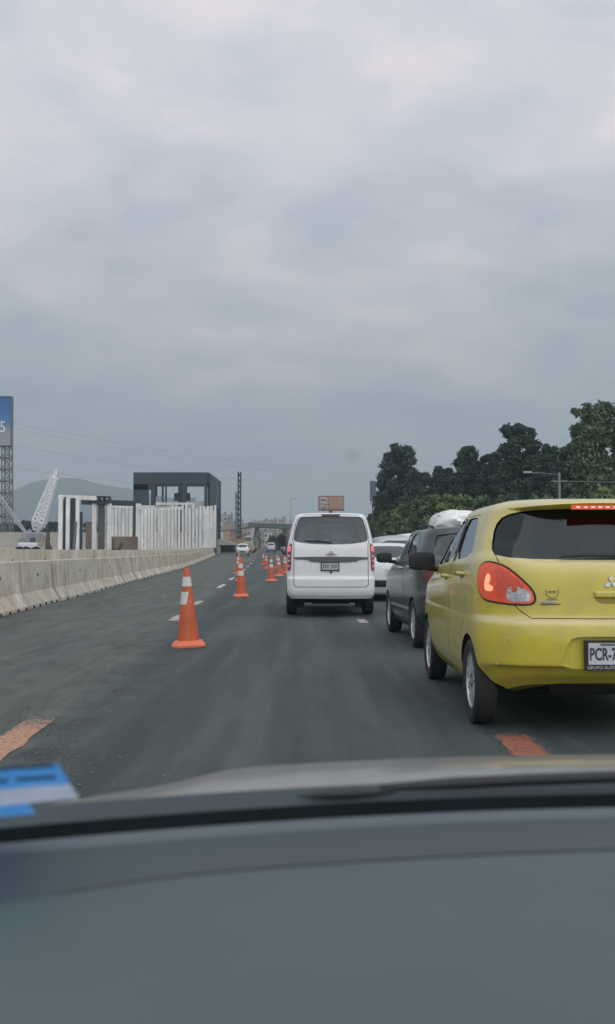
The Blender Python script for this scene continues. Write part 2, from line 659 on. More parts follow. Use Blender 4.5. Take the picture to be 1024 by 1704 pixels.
# raised median of the works behind the barrier
PLAT = mat('compacted_fill', (.37, .335, .27), .95, var=.2, vscale=.35, bump=.5, bscale=4, dirt=((.25, .24, .22), .2, .7))
WALLC = mat('median_wall_concrete', WALL_TONE, .9, var=.14, vscale=.7, bump=.2, bscale=14, dirt=((.24, .20, .15), .8, .6))
rows = []
for y in [4] + list(range(20, 330, 10)):
    rows.append([(-75, y, gz(y) + 1.16), (-20 - .05 * y, y, gz(y) + 1.16), (BX(y) - .62, y, gz(y) + 1.16)])
o = MB().grid(rows).build('terrain', PLAT, fix=False)
tag(o, kind='structure')
wall = empty('median_wall', (BX(4) - .6, 4, 0), 0, 'long low beige concrete wall rising just behind the jersey barriers', 'wall')
y = 4.0
while y < 170:
    b2 = y + 6.0
    xa, xb = BX(y) - .55, BX(b2 - .03) - .55
    za, zb = gz(y), gz(b2)
    p = MB()
    vs = [(xa - .16, y, za - .05), (xa, y, za - .05), (xb, b2 - .03, zb - .05), (xb - .16, b2 - .03, zb - .05)]
    vs += [(v[0], v[1], v[2] + 1.33) for v in vs]
    p.add(vs, [(0, 3, 2, 1), (4, 5, 6, 7), (0, 1, 5, 4), (1, 2, 6, 5), (2, 3, 7, 6), (3, 0, 4, 7)])
    po = p.build('panel', WALLC)
    po.parent = wall
    po.matrix_parent_inverse = Matrix.Translation(-wall.location)
    y = b2


# ================================================================== CARS
def pchip(t, v, x):
    t, v = np.asarray(t, float), np.asarray(v, float)
    h = np.diff(t); d = np.diff(v) / h
    m = np.zeros(len(t))
    for i in range(1, len(t) - 1):
        if d[i - 1] * d[i] > 0:
            w1, w2 = 2 * h[i] + h[i - 1], h[i] + 2 * h[i - 1]
            m[i] = (w1 + w2) / (w1 / d[i - 1] + w2 / d[i])
    m[0], m[-1] = d[0], d[-1]
    i = np.clip(np.searchsorted(t, x) - 1, 0, len(h) - 1)
    s = (x - t[i]) / h[i]
    return ((2 * s ** 3 - 3 * s ** 2 + 1) * v[i] + (s ** 3 - 2 * s ** 2 + s) * h[i] * m[i] + (-2 * s ** 3 + 3 * s ** 2) * v[i + 1] + (s ** 3 - s ** 2) * h[i] * m[i + 1])


def plan(yr, yf, w, rr, rf, bow, bowf, sb=.035, ns=14, nr=7, nc=8):
    """half outline (x>0) from rear centre to front centre, mirrored into a ring"""
    rr = min(rr, w * .9, (yf - yr) * .45); rf = min(rf, w * .9, (yf - yr) * .45)
    pts = []
    L_ = max(yf - yr, 1e-4)

    def bx(x, y):
        s = 1 - sb * (abs((y - yr) / L_ - .5) * 2) ** 3
        yy = y + bow * (x / max(w, 1e-4)) ** 2 * max(0, 1 - (y - yr) / (L_ * .3)) - bowf * (x / max(w, 1e-4)) ** 2 * max(0, 1 - (yf - y) / (L_ * .3))
        return (x * s, yy)
    for i in range(nr):
        pts.append(bx((w - rr) * i / nr, yr))
    for i in range(nc):
        a = math.pi / 2 * i / nc
        pts.append(bx(w - rr + rr * math.sin(a), yr + rr - rr * math.cos(a)))
    for i in range(ns):
        pts.append(bx(w, yr + rr + (yf - rf - yr - rr) * i / ns))
    for i in range(nc):
        a = math.pi / 2 * i / nc
        pts.append(bx(w - rf + rf * math.cos(a), yf - rf + rf * math.sin(a)))
    for i in range(nr + 1):
        pts.append(bx((w - rf) * (1 - i / nr), yf))
    return pts + [(-x, y) for x, y in pts[-2:0:-1]]


def loft(rows, sub=5, shear=None, inset=0.0, **kw):
    """rows: (z, yr, yf, half width, rear corner, front corner, rear bow, front bow)"""
    A = np.array(rows, float)
    t = np.arange(len(A))
    tt = np.linspace(0, len(A) - 1, (len(A) - 1) * sub + 1)
    C = [pchip(t, A[:, k], tt) for k in range(A.shape[1])]
    mb = MB()
    rings = []
    for i in range(len(tt)):
        z, yr, yf, w, rr, rf, bow, bowf = [float(c[i]) for c in C]
        ring = plan(yr, yf, w, rr, rf, bow, bowf, **kw)
        rings.append([(x, y, z + (shear(x, y, z) if shear else 0)) for x, y in ring])
    n = len(rings[0])
    vs = [p for r_ in rings for p in r_]
    fs = [(i * n + j, i * n + (j + 1) % n, (i + 1) * n + (j + 1) % n, (i + 1) * n + j) for i in range(len(rings) - 1) for j in range(n)]
    fs += [tuple(range(n))[::-1], tuple((len(rings) - 1) * n + k for k in range(n))]
    mb.add(vs, fs)
    return mb


def bool_op(me, cutter, op):
    a = bpy.data.objects.new('tmpa', me)
    b2 = bpy.data.objects.new('tmpb', cutter)
    COL.objects.link(a); COL.objects.link(b2)
    md = a.modifiers.new('b', 'BOOLEAN')
    md.operation = op
    md.solver = 'EXACT'
    md.object = b2
    bpy.context.view_layer.update()
    res = bpy.data.meshes.new_from_object(a.evaluated_get(bpy.context.evaluated_depsgraph_get()))
    bpy.data.objects.remove(a); bpy.data.objects.remove(b2)
    return res


def inset_poly(poly, d):
    n = len(poly)
    area = sum(poly[i][0] * poly[(i + 1) % n][1] - poly[(i + 1) % n][0] * poly[i][1] for i in range(n))
    sg = 1 if area > 0 else -1
    res = []
    for i in range(n):
        p0, p1, p2 = Vector(poly[i - 1]), Vector(poly[i]), Vector(poly[(i + 1) % n])
        e1, e2 = (p1 - p0).normalized(), (p2 - p1).normalized()
        n1, n2 = Vector((-e1.y, e1.x)) * sg, Vector((-e2.y, e2.x)) * sg
        k = (n1 + n2)
        k = k / max(.35, k.length_squared / 2) if k.length > 1e-5 else n1
        res.append(tuple(p1 + k * d))
    return res


def smooth_poly(poly, it=2):
    for _ in range(it):
        q = []
        n = len(poly)
        for i in range(n):
            a, b2 = poly[i], poly[(i + 1) % n]
            q.append((a[0] * .78 + b2[0] * .22, a[1] * .78 + b2[1] * .22))
            q.append((a[0] * .22 + b2[0] * .78, a[1] * .22 + b2[1] * .78))
        poly = q
    return poly


SQ = math.sqrt(.5)


def proj_frames(axis):
    """origin(u, v) and ray direction for a projection"""
    if axis == 'rear': return (lambda u, v: Vector((u, -3, v))), Vector((0, 1, 0))
    if axis == 'front': return (lambda u, v: Vector((u, 9, v))), Vector((0, -1, 0))
    if axis == 'left': return (lambda u, v: Vector((-3, u, v))), Vector((1, 0, 0))
    if axis == 'right': return (lambda u, v: Vector((3, u, v))), Vector((-1, 0, 0))
    # diagonals: u runs (x - y)/sqrt2 for the left rear corner, mirrored for the right one
    if axis == 'diag_left': return (lambda u, v: Vector((u * SQ - 3, -u * SQ - 3, v))), Vector((SQ, SQ, 0))
    if axis == 'diag_right': return (lambda u, v: Vector((-u * SQ + 3, -u * SQ - 3, v))), Vector((-SQ, SQ, 0))


def patch(bvh, axis, poly, off=.004, thick=.008, step=.05):
    """a thin solid laid on the body along a projection"""
    of, d = proj_frames(axis)
    P = [Vector(p) for p in poly]
    x0, x1 = min(p.x for p in P), max(p.x for p in P)
    y0, y1 = min(p.y for p in P), max(p.y for p in P)
    pts = []
    n = len(P)
    for i in range(n):
        a, b2 = P[i], P[(i + 1) % n]
        k = max(1, int((b2 - a).length / step))
        for j in range(k):
            pts.append(a.lerp(b2, j / k))
    nb = len(pts)
    edges = [(i, (i + 1) % nb) for i in range(nb)]

    def inside(q):
        c = False
        for i in range(n):
            a, b2 = P[i], P[i - 1]
            if (a.y > q.y) != (b2.y > q.y) and q.x < (b2.x - a.x) * (q.y - a.y) / (b2.y - a.y) + a.x:
                c = not c
        return c
    gx, gy = int((x1 - x0) / step) + 1, int((y1 - y0) / step) + 1
    for i in range(gx):
        for j in range(gy):
            q = Vector((x0 + (i + .5) * (x1 - x0) / gx, y0 + (j + .5) * (y1 - y0) / gy))
            if inside(q) and min((q - p).length for p in pts[:nb]) > step * .35:
                pts.append(q)
    vv, _, ff, *_ = delaunay_2d_cdt(pts, edges, [], 1, 1e-6)
    top, bot = [], []
    last = None
    for p in vv:
        o_ = of(p.x, p.y)
        hit = bvh.ray_cast(o_, d)
        if hit[0] is None:
            h = last[0] if last else o_ + d * 2.5
            nn = last[1] if last else -d
            h = o_ + d * ((h - o_).dot(d))
        else:
            h, nn = hit[0], hit[1]
            if nn.dot(d) > 0: nn = -nn
            last = (h, nn)
        nn = (nn - d * .5).normalized()
        top.append(h + nn * off)
        bot.append(h + nn * (off - thick))
    mb = MB()
    m = len(top)
    fs = [tuple(f) for f in ff] + [tuple(i + m for i in f)[::-1] for f in ff]
    cnt = {}
    for f in ff:
        for i in range(len(f)):
            e = (f[i], f[(i + 1) % len(f)])
            cnt[e] = 1
    for e in list(cnt):
        if (e[1], e[0]) not in cnt:
            fs.append((e[1], e[0], e[0] + m, e[1] + m))
    mb.add(top + bot, fs)
    return mb


def mirror_poly(poly):
    return [(-p[0], p[1]) for p in poly][::-1]


def wheel(parent, x, y, rad, side, wd=.2, spokes=7, simple=False, rim=RIM):
    """side: -1 left, +1 right; rim faces outward"""
    wn = empty('wheel', (x, y, rad))
    wn.parent = parent
    rr = rad * .66
    h = wd / 2
    T = MB().lathe([(rr, -h * .85), (rad * .9, -h), (rad * .985, -h * .78), (rad, -h * .4), (rad, h * .4), (rad * .985, h * .78), (rad * .9, h), (rr, h * .85)], 32, 'x', close=True)
    T.build('tyre', RUBBER, wn, 30)
    D = MB().lathe([(rr, -h * .8), (rr * 1.02, h * .80), (rr * .95, h * .82), (rr * .90, h * .35), (rr * .89, -h * .1)], 28, 'x')
    MB().lathe([(.001, h * .1), (rr * .89, h * .1), (rr * .89, 0), (.001, 0)], 20, 'x').build('brake_disc', GAP, wn, 30)
    if not simple:
        for k in range(spokes):
            a = 2 * math.pi * k / spokes
            rot = Matrix.Rotation(a, 3, 'X')
            D.prism([(-.016, .03), (.016, .03), (.022, rr * .95), (-.022, rr * .95)], h * .35, h * .72, 'x')
            for q in range(len(D.v) - 8, len(D.v)):
                D.v[q] = tuple(rot @ Vector(D.v[q]))
        D.lathe([(.001, h * .72), (.05, h * .72), (.06, h * .3)], 12, 'x')
    ro = D.build('rim', rim, wn, 30)
    if side < 0:
        wn.scale = (-1, 1, 1)
    return wn


def seats(parent, ys, w, z0, zt, col=SEAT):
    for y in ys:
        for x in (-w, w):
            mb = MB()
            mb.box((x, y, z0 + .12), (.5, .5, .16))
            mb.box((x, y - .26, (z0 + .15 + zt) / 2), (.48, .13, zt - z0 - .15), Matrix.Rotation(R(12), 3, 'X'))
            mb.box((x, y - .33, zt + .07), (.27, .09, .17), Matrix.Rotation(R(8), 3, 'X'))
            o = mb.build('seat', col, parent)
            bv = o.modifiers.new('bevel', 'BEVEL'); bv.width = .05; bv.segments = 3


def build_car(name, label, cat, spec, loc, rz, group=None):
    root = empty(name, loc, rz, label, cat, group)
    paint = spec['paint']
    mats = [paint, spec.get('inner', GAP)]
    kw = spec.get('plan', {})
    mb = loft(spec['rows'], spec.get('sub', 5), spec.get('shear'), **kw)
    shell = mb.mesh('shell', mats)
    bm = bmesh.new(); bm.from_mesh(shell)
    bvh = BVHTree.FromBMesh(bm); bm.free()
    th = spec.get('thick', .05)
    body = shell
    if spec.get('hollow', True):
        z0 = spec.get('cav_z', .38)
        zt = max(r_[0] for r_ in spec['rows']) - th
        inner = []
        for (z, yr, yf, wv, rr, rf, bow, bowf) in spec['rows']:
            inner.append((z, yr + th, min(yf - th, spec['cav_front']), max(wv - th, .02), rr, rf * .5, bow, bowf))
        A = np.array(inner)
        keep = [r_ for r_ in inner if z0 < r_[0] < zt - .02]
        zz = A[:, 0]

        def at(z): return tuple(float(np.interp(z, zz, A[:, k])) for k in range(8))
        rws = [at(z0)] + keep + [at(zt - .012)]
        cav = loft(rws, 3, spec.get('shear'), **kw)
        cav.m = [1] * len(cav.m)
        body = bool_op(body, cav.mesh('cav', mats), 'DIFFERENCE')
    # wheel wells
    W = spec['halfw']
    if spec['wheels']:
        wc = MB()
        for (y, rad, arch) in spec['wheels']:
            for s in (-1, 1):
                wc.lathe([(arch, -.17), (arch, .17)], 32, 'x', c=(s * (W - .09), y, rad), mi=1)
        body = bool_op(body, wc.mesh('wells', mats), 'DIFFERENCE')
    # recesses
    for (poly, depth) in spec.get('recess', []):
        of, d = proj_frames('rear')
        hy = bvh.ray_cast(of(poly[0][0] * .7, sum(p[1] for p in poly) / len(poly)), d)[0].y
        c = MB().prism(poly, -.6, hy + depth, 'y')
        body = bool_op(body, c.mesh('rc', mats), 'DIFFERENCE')
    # openings
    holes = []
    for (wn, axis, poly, gm) in spec['windows']:
        c = MB()
        if axis == 'rear': c.prism(poly, -.4, spec.get('rear_depth', 1.0), 'y', 1)
        elif axis == 'front': c.prism(poly, spec['L'] - spec.get('front_depth', 2.4), spec['L'] + .5, 'y', 1)
        elif axis == 'left': c.prism(poly, -W - .3, -W * .35, 'x', 1)
        elif axis == 'right': c.prism(poly, W * .35, W + .3, 'x', 1)
        body = bool_op(body, c.mesh('w', mats), 'DIFFERENCE')
        g = patch(bvh, axis, inset_poly(poly, -.006), -.010, .005, spec.get('gstep', .09)).build(wn, gm, root, 40)
    # panels cut out of the shell with a real gap
    gap = spec.get('gap', .005)
    for (pn, axis, poly) in spec.get('panels', []):
        def P(pl, e):
            c = MB()
            if axis == 'rear': c.prism(pl, -.4 - e, spec.get('panel_depth', .34) + e, 'y', 1)
            elif axis == 'left': c.prism(pl, -W - .3 - e, -W * .42 + e, 'x', 1)
            elif axis == 'right': c.prism(pl, W * .42 - e, W + .3 + e, 'x', 1)
            return c.mesh('p', mats)
        pc = bool_op(body, P(inset_poly(poly, gap), 0), 'INTERSECT')
        body = bool_op(body, P(poly, .002), 'DIFFERENCE')
        po = link(pn, pc, root)
        pc.name = pn
        for p in pc.polygons: p.use_smooth = True
        pc.set_sharp_from_angle(angle=R(28))
    for p in body.polygons: p.use_smooth = True
    body.set_sharp_from_angle(angle=R(28))
    bo = link('body', body, root)
    body.name = name + '_body'
    for (y, rad, arch) in spec['wheels']:
        for s in (-1, 1):
            wheel(root, s * (W - spec.get('wheel_in', .105)), y, rad, s, spec.get('wheel_w', .19), spec.get('spokes', 7), rim=spec.get('rim', RIM))
    # underbody and axle
    u = MB().box((0, spec['L'] / 2 + .15, .29), (W * 1.2, spec['L'] * .72, .12))
    u.tube([(-.35, .42, .33), (.35, .42, .33)], .10, 12)
    u.tube([(-W * .8, spec['wheels'][0][0], .28), (W * .8, spec['wheels'][0][0], .28)], .04)
    u.build('underbody', GAP, root)
    return root, bvh


def lamp_mat(name, col, estr, rough=.15):
    return mat(name, col, rough, 0, .15, 30, coat=.6, emis=col, estr=estr)


LAMP_RED = lamp_mat('red_lamp_lens', (.42, .035, .03), .12)
LAMP_LIT = lamp_mat('lit_brake_lens', (.62, .075, .03), .30)
LAMP_HOT = mat('brake_bulb', (1, .35, .2), .3, emis=(1.0, .42, .22), estr=.75)
LAMP_CLR = mat('clear_lamp_lens', (.55, .55, .56), .12, .3, var=.4, vscale=60, coat=.5)
PLATE = mat('plate_white', (.60, .60, .63), .5)
INK = mat('plate_ink', (.05, .05, .07), .6)
DIRTY = (.30, .27, .20)


def rect(x0, x1, z0, z1):
    return [(x0, z0), (x1, z0), (x1, z1), (x0, z1)]


# ---- the yellow hatchback
def sm(a, b2, x):
    t = max(0, min(1, (x - a) / (b2 - a)))
    return t * t * (3 - 2 * t)


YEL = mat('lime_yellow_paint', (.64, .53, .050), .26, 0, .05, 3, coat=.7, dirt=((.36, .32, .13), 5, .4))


def add_sky_sheen(m, col, amount):
    """pale sky sheen painted into the base colour of faces that look up"""
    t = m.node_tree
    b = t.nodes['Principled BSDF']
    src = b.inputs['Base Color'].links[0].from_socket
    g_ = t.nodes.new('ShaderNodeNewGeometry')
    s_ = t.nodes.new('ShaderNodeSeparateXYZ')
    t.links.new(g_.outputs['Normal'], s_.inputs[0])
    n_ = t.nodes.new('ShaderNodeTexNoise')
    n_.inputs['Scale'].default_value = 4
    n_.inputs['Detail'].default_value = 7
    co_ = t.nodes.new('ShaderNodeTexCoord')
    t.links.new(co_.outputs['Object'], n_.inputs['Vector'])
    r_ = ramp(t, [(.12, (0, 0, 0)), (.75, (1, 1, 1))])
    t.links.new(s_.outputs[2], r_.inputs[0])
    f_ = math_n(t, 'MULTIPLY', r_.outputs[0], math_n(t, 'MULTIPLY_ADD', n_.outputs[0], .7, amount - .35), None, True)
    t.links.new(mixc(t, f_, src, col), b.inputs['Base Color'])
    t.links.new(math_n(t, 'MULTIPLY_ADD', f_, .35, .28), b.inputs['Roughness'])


add_sky_sheen(YEL, (.62, .56, .40), .62)  # cream sky reflection painted into the colour of roof and ledges


def y_shear(x, y, z):
    k = sm(.74, .95, z) * (1 - sm(1.15, 1.42, z))
    up = .15 * (1 - sm(.26, .52, z)) * (1 - sm(.10, .55, y))        # rear valance is cut higher than the sills
    return k * .075 * (.5 - y / 3.8) * 2 * sm(0.5, .8, abs(x) / .87) + up


yrows = [
    (.20, .16, 3.66, .74, .25, .3, .10, .25),
    (.26, .07, 3.76, .80, .26, .32, .11, .3),
    (.36, .015, 3.80, .845, .28, .34, .12, .3),
    (.44, .0, 3.82, .865, .29, .34, .12, .3),
    (.62, -.005, 3.83, .872, .30, .34, .12, .3),
    (.735, .005, 3.82, .868, .30, .34, .12, .3),
    (.765, .035, 3.80, .866, .30, .34, .12, .3),
    (.785, .066, 3.78, .866, .30, .34, .12, .3),
    (.93, .075, 3.66, .868, .30, .34, .12, .26),
    (1.00, .078, 3.40, .862, .30, .30, .12, .2),
    (1.06, .085, 3.05, .850, .30, .26, .12, .12),
    (1.10, .095, 2.92, .838, .30, .22, .12, .10),
    (1.135, .115, 2.86, .822, .30, .2, .12, .10),
    (1.17, .155, 2.80, .805, .28, .2, .12, .10),
    (1.32, .225, 2.48, .765, .27, .2, .12, .10),
    (1.46, .30, 2.14, .715, .26, .2, .11, .10),
    (1.525, .325, 1.99, .685, .26, .22, .10, .10),
    (1.562, .35, 1.86, .64, .27, .25, .09, .10),
    (1.590, .45, 1.66, .52, .25, .25, .06, .08),
    (1.604, .75, 1.36, .26, .15, .15, .02, .03)]
rearwin = smooth_poly([(-.725, 1.185), (-.735, 1.25), (-.69, 1.40), (-.63, 1.475), (-.50, 1.505), (-.2, 1.515), (.2, 1.515), (.50, 1.505), (.63, 1.475), (.69, 1.40), (.735, 1.25), (.725, 1.185), (.4, 1.165), (-.4, 1.165)], 1)
rwin_side = smooth_poly([(.80, 1.185), (1.50, 1.150), (1.50, 1.475), (1.25, 1.485), (1.02, 1.475), (.86, 1.33)], 1)
fwin_side = smooth_poly([(1.59, 1.145), (2.62, 1.09), (2.50, 1.19), (2.12, 1.40), (1.90, 1.47), (1.59, 1.478)], 1)
tail_y = [(-.525, .775), (-.60, .83), (-.685, .93), (-.70, 1.0), (-.705, 1.10), (-.722, 1.185), (-.735, 1.25), (-.69, 1.40), (-.63, 1.49), (-.50, 1.528), (0, 1.535)]
tailgate = tail_y + [(-a, b2) for a, b2 in tail_y[-2::-1]]
fd = [(1.575, .30), (1.545, 1.10), (1.545, 1.485), (1.95, 1.49), (2.20, 1.41), (2.62, 1.19), (2.74, 1.08), (2.78, .80), (2.68, .30)]
rd = [(1.05, .46), (.93, .62), (.80, .72), (.70, .95), (.74, 1.18), (.84, 1.38), (1.02, 1.505), (1.53, 1.495), (1.53, 1.10), (1.56, .30), (1.10, .30)]
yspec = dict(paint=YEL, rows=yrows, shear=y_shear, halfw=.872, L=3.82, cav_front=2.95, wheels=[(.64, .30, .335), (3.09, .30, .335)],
             windows=[('rear_window', 'rear', rearwin, GLASS), ('side_window', 'left', rwin_side, GLASSL), ('side_window', 'left', fwin_side, GLASS),
                      ('side_window', 'right', rwin_side, GLASSL), ('side_window', 'right', fwin_side, GLASS),
                      ('windscreen', 'front', smooth_poly([(-.66, 1.13), (-.64, 1.33), (.64, 1.33), (.66, 1.13)], 1), GLASSL)],
             recess=[(smooth_poly([(-.37, .43), (-.30, .645), (-.22, .665), (.22, .665), (.30, .645), (.37, .43)], 1), .035)],
             panels=[('tailgate', 'rear', tailgate), ('door', 'left', fd), ('door', 'left', rd), ('door', 'right', fd), ('door', 'right', rd)],
             spokes=10, wheel_w=.160, wheel_in=.095)
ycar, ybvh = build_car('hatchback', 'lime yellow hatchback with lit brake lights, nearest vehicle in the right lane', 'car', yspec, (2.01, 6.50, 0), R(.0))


def rear_hit(bvh, x, z, axis='rear'):
    of, d = proj_frames(axis)
    return bvh.ray_cast(of(x, z), d)[0]


def lights(bvh, root, poly_red, poly_clear, hot=None, lens=LAMP_LIT, axis='diag', off=.012):
    for s in ('_left', '_right'):
        o = patch(bvh, axis + s, poly_red, off, off + .02, .04).build('taillight', lens, root, 50)
        if poly_clear:
            patch(bvh, axis + s, poly_clear, off + .004, .01, .03).build('reversing_lens', LAMP_CLR, o, 50)
        if hot:
            patch(bvh, axis + s, hot, off + .004, .01, .03).build('bulb_glow', LAMP_HOT, o, 50)


tl = smooth_poly([(-.84, 1.10), (-.845, 1.03), (-.815, .93), (-.77, .895), (-.60, .875), (-.455, .87), (-.432, .90), (-.45, .965), (-.53, 1.055), (-.62, 1.12), (-.74, 1.145), (-.80, 1.14)], 2)
patch(ybvh, 'diag_left', inset_poly(tl, -.012), .006, .015, .04).build('lamp_surround', DARK, ycar, 50)
patch(ybvh, 'diag_right', inset_poly(tl, -.012), .006, .015, .04).build('lamp_surround', DARK, ycar, 50)
lights(ybvh, ycar, tl, smooth_poly([(-.60, .888), (-.463, .885), (-.448, .91), (-.465, .96), (-.52, .985), (-.59, .985)], 2),
       smooth_poly([(-.765, .955), (-.70, .95), (-.695, .985), (-.735, 1.0), (-.715, 1.03), (-.725, 1.065), (-.75, 1.07), (-.768, 1.01)], 1))
LD = lamp_mat('dull_red_lens', (.55, .075, .035), .18)
for s in ('_left', '_right'):
    patch(ybvh, 'diag' + s, smooth_poly([(-.655, .90), (-.475, .975), (-.53, 1.035), (-.62, 1.10), (-.70, 1.12), (-.66, 1.03), (-.67, .96)], 1), .016, .008, .03).build('lamp_reflector', LD, ycar, 50)
# roof spoiler with the high brake light
sp_rows = []
for x in np.linspace(-.60, .60, 25):
    h = rear_hit(ybvh, x, 1.530)
    e = 1 - (abs(x) / .62) ** 4
    yb = h.y - .115 * e
    sp_rows.append([(x, h.y + .28, 1.590 - .02 * (x / .6) ** 2), (x, h.y + .10, 1.588 - .028 * (x / .6) ** 2), (x, yb + .02, 1.572 - .03 * (x / .6) ** 2), (x, yb, 1.550 - .03 * (x / .6) ** 2), (x, yb + .03, 1.520 - .02 * (x / .6) ** 2), (x, h.y + .06, 1.515 - .02 * (x / .6) ** 2)])
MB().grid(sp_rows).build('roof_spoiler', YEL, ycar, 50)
hy = rear_hit(ybvh, 0, 1.53).y
b_ = MB().box((0, hy - .10, 1.520), (.44, .03, .028)).build('high_brake_light', LAMP_LIT, ycar)
for k in range(8):
    d = MB().box((-.175 + k * .05, hy - .117, 1.521), (.026, .006, .010)).build('lamp_segment', mat('lamp_dots', (1, .6, .5), .3, emis=(1, .55, .42), estr=.45), b_)
# emblem: three diamonds
em = MB()
ec = (0, 1.015)
ey = rear_hit(ybvh, 0, 1.015).y
for k in range(3):
    a = math.pi / 2 + k * 2 * math.pi / 3
    ax = (math.cos(a), math.sin(a)); bx_ = (-ax[1], ax[0])
    q = [(0, 0), (.026, .0155), (.052, 0), (.026, -.0155)]
    em.prism([(ec[0] + p[0] * ax[0] + p[1] * bx_[0], ec[1] + p[0] * ax[1] + p[1] * bx_[1]) for p in q], ey - .012, ey + .01, 'y')
em.build('emblem', CHROME, ycar)
# tailgate handle: a rounded scoop with a lip
hy2 = rear_hit(ybvh, .05, .92).y
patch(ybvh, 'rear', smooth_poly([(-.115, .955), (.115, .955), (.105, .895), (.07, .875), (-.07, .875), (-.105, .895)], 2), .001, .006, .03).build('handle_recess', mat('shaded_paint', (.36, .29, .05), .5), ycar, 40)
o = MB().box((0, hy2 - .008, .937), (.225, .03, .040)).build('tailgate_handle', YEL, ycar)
bv = o.modifiers.new('bevel', 'BEVEL'); bv.width = .009; bv.segments = 3
# number plate
py_ = rear_hit(ybvh, .12, .54).y + .01
pl = empty('number_plate', (0, py_, .542)); pl.parent = ycar
fr = MB().box((0, 0, 0), (.40, .022, .195)).build('plate_frame', DARK, pl)
MB().box((0, -.012, .012), (.355, .012, .140)).build('plate_face', PLATE, pl)
text_mesh('PCR-70', .112, INK, pl, (-.172, -.019, -.028), (R(90), 0, 0), 'plate_number', .001, sx=.60, bold=.003)
text_mesh('GRUPO AUTOPO', .030, PLATE, pl, (-.185, -.012, -.088), (R(90), 0, 0), 'plate_text', .001, sx=1.0)
MB().box((.0, -.019, .072), (.20, .003, .014)).build('plate_band', mat('plate_band', (.12, .14, .16), .6), pl)
# dealer badge at the left of the tailgate
by = rear_hit(ybvh, -.37, .95)
bd = MB()
for k in range(20):
    a0, a1 = math.pi * (1.0 + k / 20 * 1.0) - .4 * (1 - k / 10), math.pi * (1.0 + (k + 1) / 20) - .4 * (1 - (k + 1) / 10)
    bd.tube([(-.385 + .042 * math.cos(a0), by.y - .004, .955 + .042 * math.sin(a0)), (-.385 + .042 * math.cos(a1), by.y - .004, .955 + .042 * math.sin(a1))], .0028, 5)
bd.box((-.385, by.y - .004, .955), (.05, .004, .010))
bd.box((-.385, by.y - .004, .902), (.075, .004, .005))
bd.build('dealer_badge', mat('badge_grey', (.25, .22, .10), .5), ycar)
MB().box((-.385, by.y - .006, .872), (.16, .004, .006)).build('badge_underline', DARK, ycar)
text_mesh('MIRAGE', .030, CHROME, ycar, (-.465, by.y - .008, .877), (R(90), 0, R(3)), 'model_badge', .002, sx=1.25)
# rear wiper
MB().tube([(.17, rear_hit(ybvh, .17, 1.16).y - .02, 1.165), (.10, rear_hit(ybvh, .1, 1.2).y - .03, 1.195), (-.12, rear_hit(ybvh, -.12, 1.195).y - .025, 1.195), (-.32, rear_hit(ybvh, -.32, 1.18).y - .02, 1.185)], [.022, .014, .009, .006], 8).build('rear_wiper', DARK, ycar, 50)
# door mirrors, handles, pillars, antenna
for s in (-1, 1):
    mm = MB()
    n = 10
    prof = []
    c = Vector((s * .985, 2.44, 1.135))
    ring = []
    for k, (fy, sc_) in enumerate([(-.055, .88), (-.05, 1.0), (.0, 1.0), (.05, .86), (.085, .5), (.095, .15)]):
        rr_ = []
        for j in range(20):
            a = 2 * math.pi * j / 20
            ca, sa = math.cos(a), math.sin(a)
            ex = .120 * sc_ * (abs(ca) ** .55) * (1 if ca > 0 else -1)
            ez = .082 * sc_ * (abs(sa) ** .55) * (1 if sa > 0 else -1)
            rr_.append((c.x + ex, c.y + fy + s * ex * -.15, c.z + ez))
        ring.append(rr_ + [rr_[0]])
    mm.grid(ring)
    mm.add(ring[0][:-1], [tuple(range(20))])
    mm.tube([(s * .80, 2.46, 1.06), (s * .92, 2.46, 1.075)], .028, 8)
    mo = mm.build('door_mirror', DARK, ycar, 50)
    for yy, zz in ((1.72, 1.02), (.92, 1.055)):
        h = rear_hit(ybvh, yy, zz, 'left' if s < 0 else 'right')
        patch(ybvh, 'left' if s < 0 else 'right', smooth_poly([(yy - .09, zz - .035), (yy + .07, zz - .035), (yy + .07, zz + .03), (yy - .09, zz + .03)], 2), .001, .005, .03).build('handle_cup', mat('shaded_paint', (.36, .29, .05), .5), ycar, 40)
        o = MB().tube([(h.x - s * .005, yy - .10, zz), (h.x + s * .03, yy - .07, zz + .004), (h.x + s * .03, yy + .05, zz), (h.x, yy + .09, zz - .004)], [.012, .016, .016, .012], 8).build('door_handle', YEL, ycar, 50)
    patch(ybvh, 'left' if s < 0 else 'right', [(1.50, 1.145), (1.60, 1.14), (1.60, 1.48), (1.50, 1.478)], .002, .006, .06).build('pillar_trim', DARK, ycar, 50)
    # sill line and crease seen along the side
MB().tube([(0, .62, 1.57), (0, .50, 1.66)], [.006, .003], 6).build('antenna', DARK, ycar)
MB().tube([(.52, .10, .25), (.52, -.01, .24)], .025, 10).build('exhaust', CHROME, ycar)
seats(ycar, (1.05, 2.05), .36, .42, 1.08)
MB().box((0, 2.75, 1.0), (1.5, .35, .14)).build('dashboard', GAP, ycar)
for (x, z) in ((-.70, .62), (-.675, .65), (-.46, .69), (-.30, .835), (-.745, .47)):
    h = rear_hit(ybvh, x, z)
    MB().lathe([(.001, 0), (.006, .001), (.001, .003)], 6, 'y', (h.x, h.y - .003, h.z)).build('paint_chip', PLATE, ycar)

